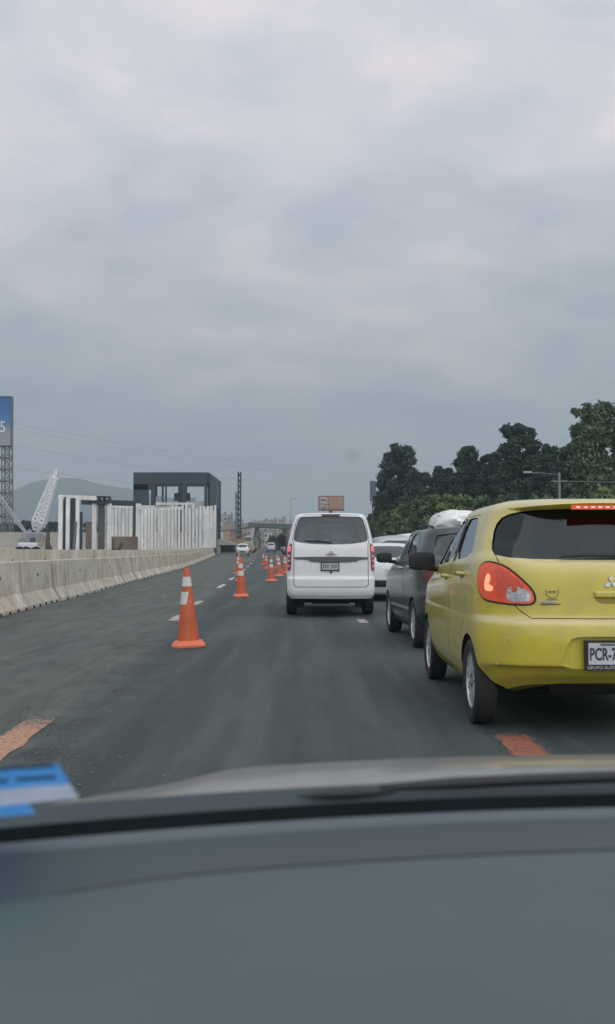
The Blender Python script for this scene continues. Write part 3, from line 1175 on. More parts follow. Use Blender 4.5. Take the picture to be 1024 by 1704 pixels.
# ---- the white passenger van
WHT = mat('white_paint', (.80, .80, .82), .30, 0, .03, 2, coat=.4, dirt=((.55, .53, .50), 2.0, .35))
vrows = [
    (.34, .08, 4.55, .78, .12, .2, .05, .3),
    (.42, .02, 4.66, .835, .14, .25, .05, .3),
    (.52, .0, 4.69, .845, .14, .25, .05, .3),
    (.70, .0, 4.69, .848, .14, .25, .05, .3),
    (.735, .02, 4.68, .848, .14, .25, .05, .3),
    (.76, .045, 4.66, .848, .14, .25, .05, .3),
    (.95, .05, 4.55, .848, .14, .25, .05, .3),
    (1.10, .055, 4.30, .846, .14, .25, .05, .25),
    (1.28, .07, 4.05, .838, .14, .25, .05, .2),
    (1.36, .09, 3.95, .825, .14, .25, .05, .2),
    (1.60, .15, 3.62, .775, .14, .25, .05, .2),
    (1.84, .22, 3.28, .705, .14, .25, .05, .2),
    (1.90, .25, 3.16, .675, .15, .25, .05, .2),
    (1.935, .29, 3.0, .62, .16, .25, .05, .2),
    (1.955, .40, 2.8, .50, .2, .25, .05, .2),
    (1.972, .9, 2.3, .22, .15, .15, .02, .1)]
vwin = smooth_poly([(-.655, 1.40), (-.70, 1.45), (-.665, 1.66), (-.60, 1.855), (-.53, 1.885), (.53, 1.885), (.60, 1.855), (.665, 1.66), (.70, 1.45), (.655, 1.40), (.3, 1.355), (-.3, 1.355)], 1)
vt = [(-.655, .555), (-.70, .60), (-.70, 1.36), (-.725, 1.44), (-.665, 1.76), (-.60, 1.915), (0, 1.925)]
vgate = vt + [(-a, b2) for a, b2 in vt[-2::-1]]
vspec = dict(paint=WHT, rows=vrows, halfw=.848, L=4.69, cav_front=3.9, inner=mat('van_headlining', (.20, .22, .21), .9), wheels=[(1.0, .325, .37), (3.7, .325, .37)], cav_z=.62,
             windows=[('rear_window', 'rear', vwin, GLASSL),
                      ('side_window', 'left', smooth_poly([(.45, 1.38), (3.0, 1.38), (3.0, 1.78), (.55, 1.78)], 1), GLASSL),
                      ('side_window', 'right', smooth_poly([(.45, 1.38), (3.0, 1.38), (3.0, 1.78), (.55, 1.78)], 1), GLASSL),
                      ('windscreen', 'front', smooth_poly([(-.66, 1.36), (-.58, 1.82), (.58, 1.82), (.66, 1.36)], 1), GLASSL)],
             panels=[('tailgate', 'rear', vgate)], gap=.012, panel_depth=.30, rim=mat('steel_rim', (.2, .2, .21), .5, .6), wheel_w=.2, gstep=.12)
van, vbvh = build_car('passenger_van', 'white passenger van seen from behind, ahead in the coned lane', 'van', vspec, (.44, 18.45, 0), R(.4))
vlt = smooth_poly([(-.70, .86), (-.635, .86), (-.60, .90), (-.60, 1.30), (-.62, 1.37), (-.66, 1.38), (-.705, 1.28)], 1)
for s in ('_left', '_right'):
    o = patch(vbvh, 'diag' + s, vlt, .012, .03, .06).build('taillight', lamp_mat('van_lamp_lens', (.30, .05, .06), .03), van, 50)
    for z in (.93, 1.03, 1.12):
        patch(vbvh, 'diag' + s, rect(-.685, -.62, z, z + .035), .018, .012, .05).build('clear_lens', LAMP_CLR, o, 50)
    patch(vbvh, 'diag' + s, rect(-.69, -.62, 1.22, 1.32), .018, .012, .05).build('bulb_glow', mat('van_bulb', (.8, .2, .22), .3, emis=(.8, .2, .22), estr=.35), o, 50)
patch(vbvh, 'rear', smooth_poly([(-.69, 1.075), (-.44, 1.07), (-.36, 1.02), (.44, 1.02), (.54, 1.07), (.69, 1.075), (.69, 1.125), (-.69, 1.125)], 1), .014, .02, .1).build('trim_strip', mat('van_grey_trim', (.10, .10, .105), .4), van, 50)
vy = rear_hit(vbvh, 0, .95).y
vp = empty('number_plate', (-.02, vy - .012, .945)); vp.parent = van
MB().box((0, 0, 0), (.345, .02, .17)).build('plate_frame', DARK, vp)
MB().box((0, -.012, 0), (.31, .01, .13)).build('plate_face', mat('plate_grey', (.42, .42, .44), .5), vp)
for k_ in range(7):
    if k_ != 3:
        MB().box((-.118 + k_ * .039, -.018, .0), (.022, .002, .065)).build('plate_mark', mat('plate_mark_grey', (.16, .16, .18), .6), vp)
MB().lathe([(.034, -.008), (.046, -.008), (.046, 0), (.034, 0)], 20, 'y', (.0, vy - .006, 1.185), close=True).box((0, vy - .012, 1.185), (.12, .008, .018)).build('emblem', mat('dull_chrome', (.40, .40, .42), .35, .8), van, 40)
MB().box((0, vy - .006, 1.165), (.22, .012, .012)).build('emblem_bar', mat('grey_badge', (.35, .35, .37), .4, .5), van)
MB().lathe([(.001, -.012), (.022, -.012), (.022, 0)], 12, 'y', (0, vy - .004, .835)).build('lock_cylinder', DARK, van)
MB().box((0, rear_hit(vbvh, 0, 1.9).y - .012, 1.912), (.34, .03, .030)).build('high_brake_light', mat('dim_lamp', (.10, .025, .03), .3), van)
MB().tube([(.02, rear_hit(vbvh, .02, 1.38).y - .015, 1.385), (-.25, rear_hit(vbvh, -.25, 1.43).y - .02, 1.42), (-.48, rear_hit(vbvh, -.48, 1.44).y - .02, 1.425)], [.016, .012, .008], 6).build('rear_wiper', DARK, van)
for s in (-1, 1):
    MB().box((s * .97, 3.75, 1.45), (.14, .08, .24)).build('door_mirror', DARK, van)
seats(van, (.95, 1.75, 2.55), .42, .72, 1.32, mat('beige_seat_cloth', (.50, .52, .50), .9))
MB().box((0, .38, 1.30), (.5, .25, .22), Matrix.Rotation(.2, 3, 'Z')).build('parcel', mat('parcel_white', (.55, .55, .52), .8), van)
g = MB().tube([(-.3, .8, .50), (.0, .7, .42), (.22, .75, .34), (.5, .8, .44)], [.05, .09, .10, .06], 8)
g.build('fuel_tank', GAP, van)
for s in (-1, 1):
    MB().box((s * .63, .82, .32), (.27, .02, .36)).build('mud_flap', DARK, van)

# ---- the dark hatchback ahead of the yellow car
DKG = mat('dark_green_grey_paint', (.030, .048, .048), .30, 0, .06, 3, coat=.3, dirt=((.12, .12, .11), 4, .5))
drows = [
    (.20, .14, 3.90, .76, .24, .3, .10, .25), (.28, .04, 4.0, .82, .26, .3, .11, .3), (.45, .0, 4.05, .862, .27, .34, .12, .3),
    (.66, .0, 4.05, .87, .28, .34, .12, .3), (.74, .03, 4.03, .868, .28, .34, .12, .3), (.90, .06, 3.88, .87, .28, .34, .12, .26),
    (1.0, .08, 3.5, .862, .28, .3, .12, .2), (1.07, .10, 3.15, .845, .27, .25, .12, .12), (1.12, .13, 3.0, .825, .26, .2, .12, .1),
    (1.28, .21, 2.62, .775, .25, .2, .12, .1), (1.44, .29, 2.24, .715, .25, .2, .11, .1), (1.495, .33, 2.08, .68, .25, .22, .1, .1),
    (1.52, .36, 1.95, .62, .26, .24, .08, .1), (1.538, .5, 1.7, .48, .2, .2, .05, .05), (1.548, .8, 1.4, .25, .15, .15, .02, .02)]
d_side = smooth_poly([(.62, 1.16), (1.45, 1.14), (1.45, 1.46), (1.0, 1.45), (.78, 1.33)], 1)
d_side2 = smooth_poly([(1.55, 1.14), (2.75, 1.10), (2.56, 1.22), (2.10, 1.45), (1.55, 1.465)], 1)
d_rw = smooth_poly([(-.66, 1.15), (-.64, 1.3), (-.56, 1.46), (.56, 1.46), (.64, 1.3), (.66, 1.15)], 1)
dfd = [(1.52, .30), (1.50, 1.10), (1.50, 1.475), (2.10, 1.475), (2.56, 1.26), (2.84, 1.09), (2.86, .80), (2.78, .30)]
drd = [(1.08, .48), (.92, .68), (.66, .95), (.60, 1.16), (.76, 1.36), (.98, 1.475), (1.485, 1.48), (1.485, 1.10), (1.505, .30), (1.12, .30)]
dspec = dict(paint=DKG, rows=drows, shear=y_shear, halfw=.87, L=4.05, cav_front=3.0, wheels=[(.70, .305, .34), (3.20, .305, .34)],
             windows=[('rear_window', 'rear', d_rw, GLASSL), ('side_window', 'left', d_side, GLASSL), ('side_window', 'left', d_side2, GLASSL),
                      ('side_window', 'right', d_side, GLASSL), ('side_window', 'right', d_side2, GLASSL),
                      ('windscreen', 'front', smooth_poly([(-.66, 1.16), (-.58, 1.44), (.58, 1.44), (.66, 1.16)], 1), GLASSL)],
             panels=[('door', 'left', dfd), ('door', 'left', drd)], gap=.007, spokes=9, gstep=.1)
dcar, dbvh = build_car('hatchback', 'dark grey green hatchback ahead of the yellow car, white load on its roof', 'car', dspec, (2.22, 12.05, 0), R(2.3))
lights(dbvh, dcar, smooth_poly([(-.72, .86), (-.50, .86), (-.48, 1.0), (-.56, 1.04), (-.72, 1.03)], 1), None, None, mat('unlit_lamp_lens', (.16, .02, .02), .2, coat=.4))
for s in (-1, 1):
    side = 'left' if s < 0 else 'right'
    mm = MB()
    c = Vector((s * .99, 2.62, 1.13))
    ring = []
    for k, (fy, sc_) in enumerate([(-.055, .88), (-.05, 1.0), (.0, 1.0), (.05, .86), (.085, .5), (.095, .15)]):
        rr_ = []
        for j in range(16):
            a = 2 * math.pi * j / 16
            ca, sa = math.cos(a), math.sin(a)
            rr_.append((c.x + .115 * sc_ * (abs(ca) ** .6) * (1 if ca > 0 else -1), c.y + fy, c.z + .075 * sc_ * (abs(sa) ** .6) * (1 if sa > 0 else -1)))
        ring.append(rr_ + [rr_[0]])
    mm.grid(ring); mm.add(ring[0][:-1], [tuple(range(16))])
    mm.tube([(s * .80, 2.64, 1.07), (s * .92, 2.64, 1.08)], .028, 8)
    mm.build('door_mirror', DARK, dcar, 50)
    for yy, zz in ((1.66, 1.0), (.86, 1.02)):
        h = rear_hit(dbvh, yy, zz, side)
        MB().tube([(h.x - s * .005, yy - .10, zz), (h.x + s * .03, yy - .07, zz), (h.x + s * .03, yy + .05, zz), (h.x, yy + .09, zz)], [.012, .016, .016, .012], 8).build('door_handle', CHROME, dcar, 50)
    patch(dbvh, side, [(.7, 1.115), (2.8, 1.075), (2.8, 1.090), (.7, 1.132)], .006, .01, .2).build('waist_trim', CHROME, dcar, 50)
    patch(dbvh, side, [(.95, .46), (2.75, .44), (2.75, .48), (.95, .50)], .008, .012, .2).build('side_moulding', mat('grey_moulding', (.22, .24, .24), .5), dcar, 50)
    o = MB().tube([(s * .60, .55, 1.53), (s * .62, 1.0, 1.572), (s * .61, 1.8, 1.565), (s * .57, 2.15, 1.49)], .014, 6).build('roof_rail', DARK, dcar, 50)
seats(dcar, (1.05, 2.15), .36, .42, 1.06)


def lumpy(name, c, d, m, seed, parent=None, n=26):
    r_ = np.random.RandomState(seed)
    ph = r_.rand(12, 4) * 6.28
    fr_ = r_.rand(12, 3) * 6 + 2
    rows_ = []
    for i in range(n + 1):
        th_ = math.pi * i / n
        row = []
        for j in range(2 * n + 1):
            fi = 2 * math.pi * (j % (2 * n)) / (2 * n)
            p = np.array([math.sin(th_) * math.cos(fi), math.sin(th_) * math.sin(fi), math.cos(th_)])
            s_ = sum(abs(math.sin(fr_[k] @ p + ph[k, 0])) * .045 for k in range(8))
            q = np.sign(p) * np.abs(p) ** .75
            row.append((c[0] + q[0] * d[0] * (1 - .16 + s_ * .8), c[1] + q[1] * d[1] * (1 - .16 + s_ * .8), c[2] + max(q[2], -.25) * d[2] * (1 - .16 + s_)))
        rows_.append(row)
    return MB().grid(rows_).build(name, m, parent, 55)


TARP = mat('white_plastic_tarp', (.85, .85, .83), .45, var=.06, vscale=5, bump=.4, bscale=9)
ld = empty('roof_load', (2.22, 13.0, 1.545), R(2.3), 'white plastic wrapped bundle with a red mark tied on the dark hatchback roof', 'bundle')
lumpy('wrapping', (-.20, .35, .02), (.33, .65, .19), TARP, 4, ld)
lumpy('sack', (.25, .30, .02), (.31, .55, .17), TARP, 9, ld)
o = lumpy('red_print', (.14, -.21, .10), (.11, .07, .055), mat('faded_red_print', (.50, .16, .13), .6), 2, ld, 12)
MB().tube([(-.58, .3, -.04), (-.4, .3, .18), (0, .3, .24), (.4, .3, .2), (.6, .3, -.04)], .012, 6).build('strap', DARK, ld)


# ---- simpler cars for the traffic: shell, dark panes laid on, wheels, lamps
def far_car(kind, paint, name, label, loc, rz, cat, group='cars in the queue ahead', facing=False):
    root = empty(name, loc, rz, label, cat, group)
    H = {'car': 1.45, 'suv': 1.74, 'van': 1.95, 'pickup': 1.80, 'truck': 3.2}[kind]
    if kind == 'car':
        rows_ = [(.22, .1, 4.3, .76, .2, .3, .1, .2), (.45, 0, 4.4, .86, .25, .3, .1, .25), (.80, .02, 4.35, .87, .25, .3, .1, .25), (.96, .1, 3.9, .86, .25, .3, .1, .2), (1.02, .55, 3.1, .80, .25, .2, .08, .1),
                 (1.25, .95, 2.75, .70, .2, .2, .05, .1), (1.38, 1.25, 2.4, .62, .2, .2, .05, .1), (1.43, 1.45, 2.2, .50, .2, .2, .05, .1), (1.45, 1.7, 2.0, .2, .1, .1, .02, .05)]
        rw, sw, fw = rect(-.58, .58, 1.07, 1.35), [(1.05, 1.05), (2.9, 1.05), (2.45, 1.33), (1.3, 1.33)], rect(-.58, .58, 1.08, 1.35)
        tlr = rect(-.84, -.62, .72, .90)
    elif kind in ('suv', 'van', 'truck'):
        k = H / 1.74
        rows_ = [(.26, .1, 4.4, .78, .2, .3, .08, .2), (.5, 0, 4.5, .88, .22, .3, .08, .25), (.95 * k, .05, 4.3, .89, .22, .3, .08, .25), (1.05 * k, .08, 3.7 if kind == 'suv' else 4.3, .87, .22, .25, .08, .15),
                 (1.15 * k, .12, 3.3 if kind == 'suv' else 4.1, .84, .2, .2, .08, .1), (1.5 * k, .28, 2.7 if kind == 'suv' else 3.6, .74, .2, .2, .06, .1), (1.64 * k, .35, 2.5 if kind == 'suv' else 3.4, .68, .2, .2, .05, .1),
                 (1.70 * k, .5, 2.3 if kind == 'suv' else 3.1, .5, .2, .2, .05, .1), (1.74 * k, .9, 1.8, .2, .1, .1, .02, .05)]
        rw, sw, fw = rect(-.62, .62, 1.18 * k, 1.56 * k), [(.5, 1.18 * k), (3.1 if kind == 'suv' else 3.8, 1.18 * k), (2.6 if kind == 'suv' else 3.4, 1.52 * k), (.6, 1.52 * k)], rect(-.62, .62, 1.18 * k, 1.56 * k)
        tlr = rect(-.84, -.66, .8, 1.15)
    else:
        rows_ = [(.40, .1, 5.1, .80, .2, .3, .05, .2), (.6, 0, 5.2, .90, .15, .3, .05, .25), (.98, .02, 5.1, .91, .15, .3, .05, .25), (1.06, .05, 4.7, .90, .15, .3, .05, .2), (1.09, 1.75, 3.9, .86, .2, .2, .05, .1),
                 (1.2, 1.85, 3.8, .82, .2, .2, .05, .1), (1.62, 2.0, 3.2, .72, .2, .2, .05, .1), (1.75, 2.1, 3.0, .6, .2, .2, .05, .1), (1.80, 2.4, 2.8, .25, .1, .1, .02, .05)]
        rw, sw, fw = rect(-.6, .6, 1.22, 1.62), [(2.0, 1.2), (3.6, 1.2), (3.1, 1.6), (2.1, 1.6)], rect(-.64, .64, 1.22, 1.62)
        tlr = rect(-.88, -.76, .75, 1.0)
    mb = loft(rows_, 3, ns=8, nr=4, nc=4)
    me = mb.mesh(name, paint, 40)
    b_m = bmesh.new(); b_m.from_mesh(me)
    bv_ = BVHTree.FromBMesh(b_m); b_m.free()
    link('body', me, root)
    PG = mat('dark_pane', (.03, .04, .045), .08, var=.3, vscale=2, spec=.8)
    for axn, nm, pl_ in (('rear', 'rear_window', rw), ('left', 'side_window', sw), ('right', 'side_window', sw), ('front', 'windscreen', fw)):
        patch(bv_, axn, smooth_poly(pl_, 1), .016, .02, .12).build(nm, PG, root, 40)
    for s in ('left', 'right'):
        patch(bv_, 'rear', tlr if s == 'left' else mirror_poly(tlr), .02, .03, .12).build('taillight', LAMP_RED, root)
        patch(bv_, 'front', rect(-.82, -.52, .72, .86) if s == 'left' else rect(.52, .82, .72, .86), .02, .03, .12).build('headlight', LAMP_CLR, root)
    patch(bv_, 'rear', rect(-.7, .7, .36, .52), .012, .02, .3).build('bumper_trim', DARK, root)
    patch(bv_, 'front', rect(-.45, .45, .5, .74), .015, .02, .3).build('grille', DARK, root)
    h = bv_.ray_cast(Vector((0, -3, .72)), Vector((0, 1, 0)))[0]
    MB().box((0, h.y - .01, .72), (.34, .02, .15)).build('number_plate', PLATE, root)
    Lc = rows_[2][2]
    for y_ in (.85, Lc - .95):
        for s in (-1, 1):
            wn = MB().lathe([(.001, -.09), (.2, -.09), (.31, -.1), (.33, -.06), (.33, .06), (.31, .1), (.2, .09), (.001, .09)], 16, 'x')
            wo = wn.build('wheel', RUBBER, root, 40)
            wo.location = (s * .80, y_, .33)
    return root


P_SIL = mat('silver_paint', (.42, .45, .47), .3, .5, .05, coat=.4)
P_WH2 = mat('off_white_paint', (.70, .71, .72), .35, 0, .05, coat=.3)
P_BLK = mat('black_paint', (.03, .033, .036), .3, 0, .1, coat=.4)
P_RED = mat('dark_red_paint', (.22, .035, .03), .35, 0, .1, coat=.4)
P_BLU = mat('dark_blue_paint', (.04, .07, .13), .35, 0, .1, coat=.4)
P_BEI = mat('beige_paint', (.36, .33, .26), .35, 0, .1, coat=.4)
RX = lambda y: 2.62 - .035 * y       # centre of the right lane
R2 = lambda y: 5.9 - .035 * y        # centre of the outer right lane
CX = lambda y: -.10 - .040 * y       # centre of our lane
LX = lambda y: -3.5 - .040 * y       # centre of the left lane


def hd(k): return R(2.0)


far_car('car', P_WH2, 'white_car', 'white car half hidden between the van and the dark hatchback', (2.08, 24.3, 0), hd(0), 'car')
far_car('suv', P_SIL, 'silver_car', 'silver tall car with a dark rear window just beyond the white car', (2.85, 30.5, 0), hd(0), 'car')
far_car('van', P_WH2, 'white_van', 'white roofed van beyond the silver car, below the trees', (4.25, 38.5, 0), hd(0), 'van')
far_car('pickup', P_BLK, 'black_pickup', 'black pickup in the outer right lane below the trees', (5.6, 44.5, 0), hd(0), 'pickup')
far_car('pickup', P_WH2, 'white_pickup', 'white pickup facing the camera beyond the left cone row', (-9.5, 146.0, gz(143)), R(183), 'pickup')
queue = [('van', P_BLK, 'black_van', RX, 99), ('suv', P_BLU, 'blue_car', RX, 118), ('truck', P_BLK, 'dark_truck', RX, 136), ('car', P_BEI, 'beige_car', RX, 152), ('suv', P_SIL, 'silver_car', RX, 170),
         ('car', P_WH2, 'white_car', CX, 205), ('suv', P_BLK, 'black_car', CX, 228), ('car', P_RED, 'red_car', CX, 250), ('truck', P_BEI, 'box_truck', CX, 275), ('van', P_WH2, 'white_van', RX, 198),
         ('car', P_SIL, 'silver_car', RX, 225), ('truck', P_RED, 'red_truck', RX, 250), ('car', P_WH2, 'white_car', LX, 190), ('suv', P_BLK, 'black_car', LX, 212), ('van', P_WH2, 'white_van', LX, 236), ('suv', P_BLU, 'blue_car', CX, 300), ('van', P_WH2, 'white_van', CX, 320), ('truck', P_WH2, 'white_truck', RX, 282), ('car', P_BLK, 'black_car', CX, 345), ('truck', P_BLU, 'blue_truck', LX, 300), ('suv', P_SIL, 'silver_car', RX, 310), ('truck', P_BEI, 'box_truck', LX, 178), ('suv', P_RED, 'red_car', LX, 201), ('truck', P_BLK, 'dark_truck', LX, 225), ('van', P_SIL, 'silver_van', CX, 190), ('suv', P_BLU, 'blue_car', RX, 184), ('car', P_RED, 'red_car', LX, 262)]
cn = {}
for k_, m_, nm, lane, y_ in queue:
    lane_w = {CX: 'middle lane', RX: 'right lane', LX: 'left lane'}[lane]
    i = cn.get((nm, lane), 0); cn[(nm, lane)] = i + 1
    far_car(k_, m_, nm, '%s far down the %s, %s of its colour from the camera' % (nm.replace('_', ' '), lane_w, ORD[i]), (lane(y_) + (.7 if lane is CX else 0) + 0, y_, gz(y_)), R(2.2), nm.split('_')[-1])

# ================================================================== CONES
C_OR = mat('cone_orange', (.62, .125, .045), .5, var=.14, vscale=4, dirt=((.35, .11, .06), 7, .7))
C_BASE = mat('cone_base_orange', (.80, .19, .09), .55, var=.12, vscale=5, dirt=((.35, .14, .09), 9, .6))
C_WH = mat('cone_reflective_white', (.66, .64, .60), .4, var=.12, vscale=30)


def make_cone():
    root = empty('traffic_cone')
    b_ = MB()
    hw = .215
    pl_ = [(-hw, -hw + .06), (-hw + .06, -hw), (hw - .06, -hw), (hw, -hw + .06), (hw, hw - .06), (hw - .06, hw), (-hw + .06, hw), (-hw, hw - .06)]
    ring = []
    for s_, z_ in ((1, .004), (1, .03), (.80, .075), (.66, .085)):
        ring.append([(p[0] * s_, p[1] * s_, z_) for p in pl_] + [(pl_[0][0] * s_, pl_[0][1] * s_, z_)])
    b_.grid(ring); b_.add(ring[0][:-1], [tuple(range(8))]); b_.add(ring[-1][:-1], [tuple(range(8))])
    b_.build('base', C_BASE, root)
    rad = lambda z_: .142 - (.142 - .036) * (z_ - .08) / .92
    MB().lathe([(rad(.08), .08), (rad(.5), .5), (rad(.72), .72), (rad(1.0), 1.0), (rad(1.0) - .01, 1.008), (.02, 1.0), (.02, .9)], 28).build('cone_body', C_OR, root, 40)
    bands = []
    for a, b2 in ((.575, .70), (.775, .895)):
        o = MB().lathe([(rad(a) + .0035, a), (rad(b2) + .0035, b2), (rad(b2), b2 + .001), (rad(a), a - .001)], 28, close=True).build('reflective_band', C_WH, root, 40)
        bands.append(o)
    return root, bands


cone0, bands0 = make_cone()
cones = [(-1.53, 12.8, 0, 'nearest orange traffic cone, its lower white collar half torn off'),
         (-1.80, 26.9, 1, 'second orange traffic cone of the left row, standing alone'),
         (-2.78, 41, 2, 'third cone of the left row, behind the solitary second cone'),
         (-3.85, 55, 2, 'fourth cone of the left row, far behind the second'),
         (-4.75, 68, 2, 'fifth cone of the left row'), (-5.8, 83, 2, 'sixth cone of the left row'), (-6.8, 98, 2, 'seventh cone of the left row, below the white pickup'),
         (-1.51, 41.3, 3, 'nearest cone of the right row, left of the white van'),
         (-1.42, 49.5, 3, 'second cone of the right row beside the van'),
         (-1.27, 56.5, 3, 'third cone of the right row beside the van'),
         (-1.45, 63, 3, 'fourth cone of the right row, close to the van lamp'),
         (-2.9, 70, 3, 'lone small cone with two white collars left of the right row'),
         (-3.9, 88, 3, 'farthest cone of the right row'), (-2.2, 72, 3, 'fifth cone of the right row')]
for i, (x, y, g_, lb) in enumerate(cones):
    o = cone0 if i == 0 else copy_tree(cone0)
    o.location = (x, y, gz(y))
    o.rotation_euler = (0, R(-1.8) if i == 0 else R(r.uniform(-1, 1)), R([8, 4][i] if i < 2 else r.uniform(0, 90)))
    tag(o, lb, 'traffic cone', 'orange traffic cones closing the left lane' if g_ < 3 else 'orange traffic cones beside the white van')
    if i == 0:
        pass
# the nearest cone keeps only the left half of its lower collar
mb = MB()
rad = lambda z_: .142 - (.142 - .036) * (z_ - .08) / .92
rws = []
for a, sh in ((.545, 0), (.62, .12), (.705, .3)):
    rws.append([((rad(a) + .004) * math.cos(t), (rad(a) + .004) * math.sin(t), a) for t in np.linspace(R(165), R(262 + 20 * sh * 4), 12)])
mb.grid(rws)
nb = mb.mesh('torn_band', C_WH, 40)
for c in cone0.children:
    if c.name.startswith('reflective_band') and max(v.co.z for v in c.data.vertices) < .72:
        c.data = nb
        c['label'] = 'torn half collar'

# ================================================================== STATION UNDER CONSTRUCTION
ST_W = mat('white_steel', (.82, .82, .80), .6, var=.1, vscale=.4, dirt=((.40, .38, .36), .5, .5))
ST_D = mat('dark_blue_steel', (.018, .042, .058), .6, var=.2, vscale=.3)
ST_B = mat('brown_formwork', (.17, .14, .11), .85, var=.2, vscale=.5)
F = 1650.0


def X(px_, y): return (px_ - 512) / F * y


def Z(py_, y): return 1.22 + (918 - py_) / F * y


st = empty('station_building', (X(290, 145), 145, 1.9), 0, 'station shell under construction with rows of white columns and a dark steel frame', 'building')


def st_part(mb, name, m):
    o = mb.build(name, m, st)
    o.matrix_parent_inverse = Matrix.Translation(-st.location)
    return o


def column(px_, y, top, wd, m, bottom=None, dp=None):
    zb = (gz(y) + 1.16) if bottom is None else Z(bottom, y)
    zt = Z(top, y)
    st_part(MB().box((X(px_, y), y, (zb + zt) / 2), (wd, dp or wd, zt - zb)), 'column', m)


r = random.Random(8)
# white colonnade running along the road: two rows and the short return
for k in range(22):
    t = k / 21
    y = 108 + 39 * t ** 1.15
    p = 237 + (358 - 237) * (t * .93 + .07 * t * t)
    column(p, y, 846 - 4 * t + (r.uniform(-7, 3) if k > 8 else 0), y * .0022 * r.uniform(.8, 1.35), ST_W)
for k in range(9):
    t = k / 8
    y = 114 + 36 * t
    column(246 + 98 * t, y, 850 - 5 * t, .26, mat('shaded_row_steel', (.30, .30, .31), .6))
for k in range(7):
    y = 118 + r.random() * 4
    column(187 + k * 6.1, y + 6, 838, .30, ST_W, 893)
# header beams of the colonnade
for (p0, y0, p1, y1, py0, py1, hh, m_) in [(234, 112, 300, 134, 844, 845, .45, ST_W), (262, 118, 318, 142, 838, 838, .3, ST_W), (98, 104, 158, 108, 827, 829, .45, ST_W),
                                            (136, 112, 228, 116, 835, 838, .62, ST_D), (185, 124, 232, 124, 842, 842, .35, ST_W)]:
    a, b2 = Vector((X(p0, y0), y0, Z(py0, y0))), Vector((X(p1, y1), y1, Z(py1, y1)))
    d = b2 - a
    rot = d.to_track_quat('X', 'Z').to_matrix()
    st_part(MB().box((a + b2) / 2, (d.length, .4, hh), rot), 'beam', m_)
# left bay: white posts, dark cladding, roof box
for p, top, wd in ((101, 825, .42), (113, 828, .38), (129, 826, .34), (157, 838, .45), (182, 838, .42)):
    column(p, 104 if p < 140 else 112, top, wd, ST_W)
for p0, p1, top, m_, y in ((103.5, 110, 827, ST_D, 104.4), (116, 126.5, 829, ST_D, 104.4), (131, 137, 852, ST_D, 110), (163, 174, 838, mat('grey_green_panel', (.12, .13, .125), .7), 113), (143, 154, 868, ST_B, 118)):
    zt, zb = Z(top, y), gz(y) + 1.16
    st_part(MB().box(((X(p0, y) + X(p1, y)) / 2, y, (zt + zb) / 2), (X(p1, y) - X(p0, y), .25, zt - zb)), 'panel', m_)
for dx in (0,):
    y = 112
    bx0, bx1, z0_, z1_ = X(156, y), X(182, y), Z(838, y), Z(826, y)
    mbx = MB()
    mbx.box(((bx0 + bx1) / 2, y, z1_ - .06), (bx1 - bx0, 1.2, .12)).box(((bx0 + bx1) / 2, y, z0_ + .1), (bx1 - bx0, 1.2, .2))
    for q in (0, .33, .66, 1):
        mbx.box((bx0 + (bx1 - bx0) * q, y, (z0_ + z1_) / 2), (.16, 1.2, z1_ - z0_))
    st_part(mbx, 'roof_box', ST_D)
y = 109
st_part(MB().box((X(208, y), y, (Z(893, y) + gz(y) + 1.16) / 2), (X(230, y) - X(188, y), .5, Z(893, y) - gz(y) - 1.16)), 'parapet', ST_B)
for p in (224, 227.5, 232):
    column(p, 113, 838, .3, ST_D if p < 226 else ST_W)
# the tall dark frame
yf, yb_ = 150.0, 168.0
xl, xr = X(222, yf), X(344, yf)
ztop, zg = Z(786, yf), gz(yf) + 1.16
for xx, yy, wd in ((xl + .2, yf, .4), (X(236.5, yf), yf, 1.9), (X(254, yf), yf, .5), (X(270.5, yf), yf, .25), (X(276, yf), yf, .2), (X(307, yf), yf, .7), (xr + .1, yb_, .9), (xl + .4, yb_, .9), (X(300, yb_), yb_, .7),
                   (xr - .15, yf, .4), (xr, yf + 6, .9), (xr, yf + 12, .9)):
    zl = zg if xx < xr - 3 or yy > yf + 14 else Z(846, yf)
    st_part(MB().box((xx, yy, (ztop + zl) / 2), (wd, .6, ztop - zl)), 'column', ST_D)
for q in range(6):
    column(345 + q * 2.6, yf + q * 3.4, 842, .6, ST_W)
for (c_, d_) in [(((xl + xr) / 2, yf, ztop - .9), (xr - xl, .7, 1.8)), (((xl + xr) / 2, yb_, ztop - .5), (xr - xl, .5, .9)), ((xr, (yf + yb_) / 2, ztop - .8), (.7, yb_ - yf, 1.6)), ((xl + .3, (yf + yb_) / 2, ztop - .8), (.7, yb_ - yf, 1.6)),
                 (((xl + X(252, yf)) / 2, yf, ztop - 2.2), (X(252, yf) - xl, .6, .9)), ((X(312, yf), yf + 8, ztop - .5), (.5, 16, .8)), ((X(282, yf), yf + 8, ztop - .5), (.5, 16, .8))]:
    st_part(MB().box(c_, d_), 'beam', ST_D)
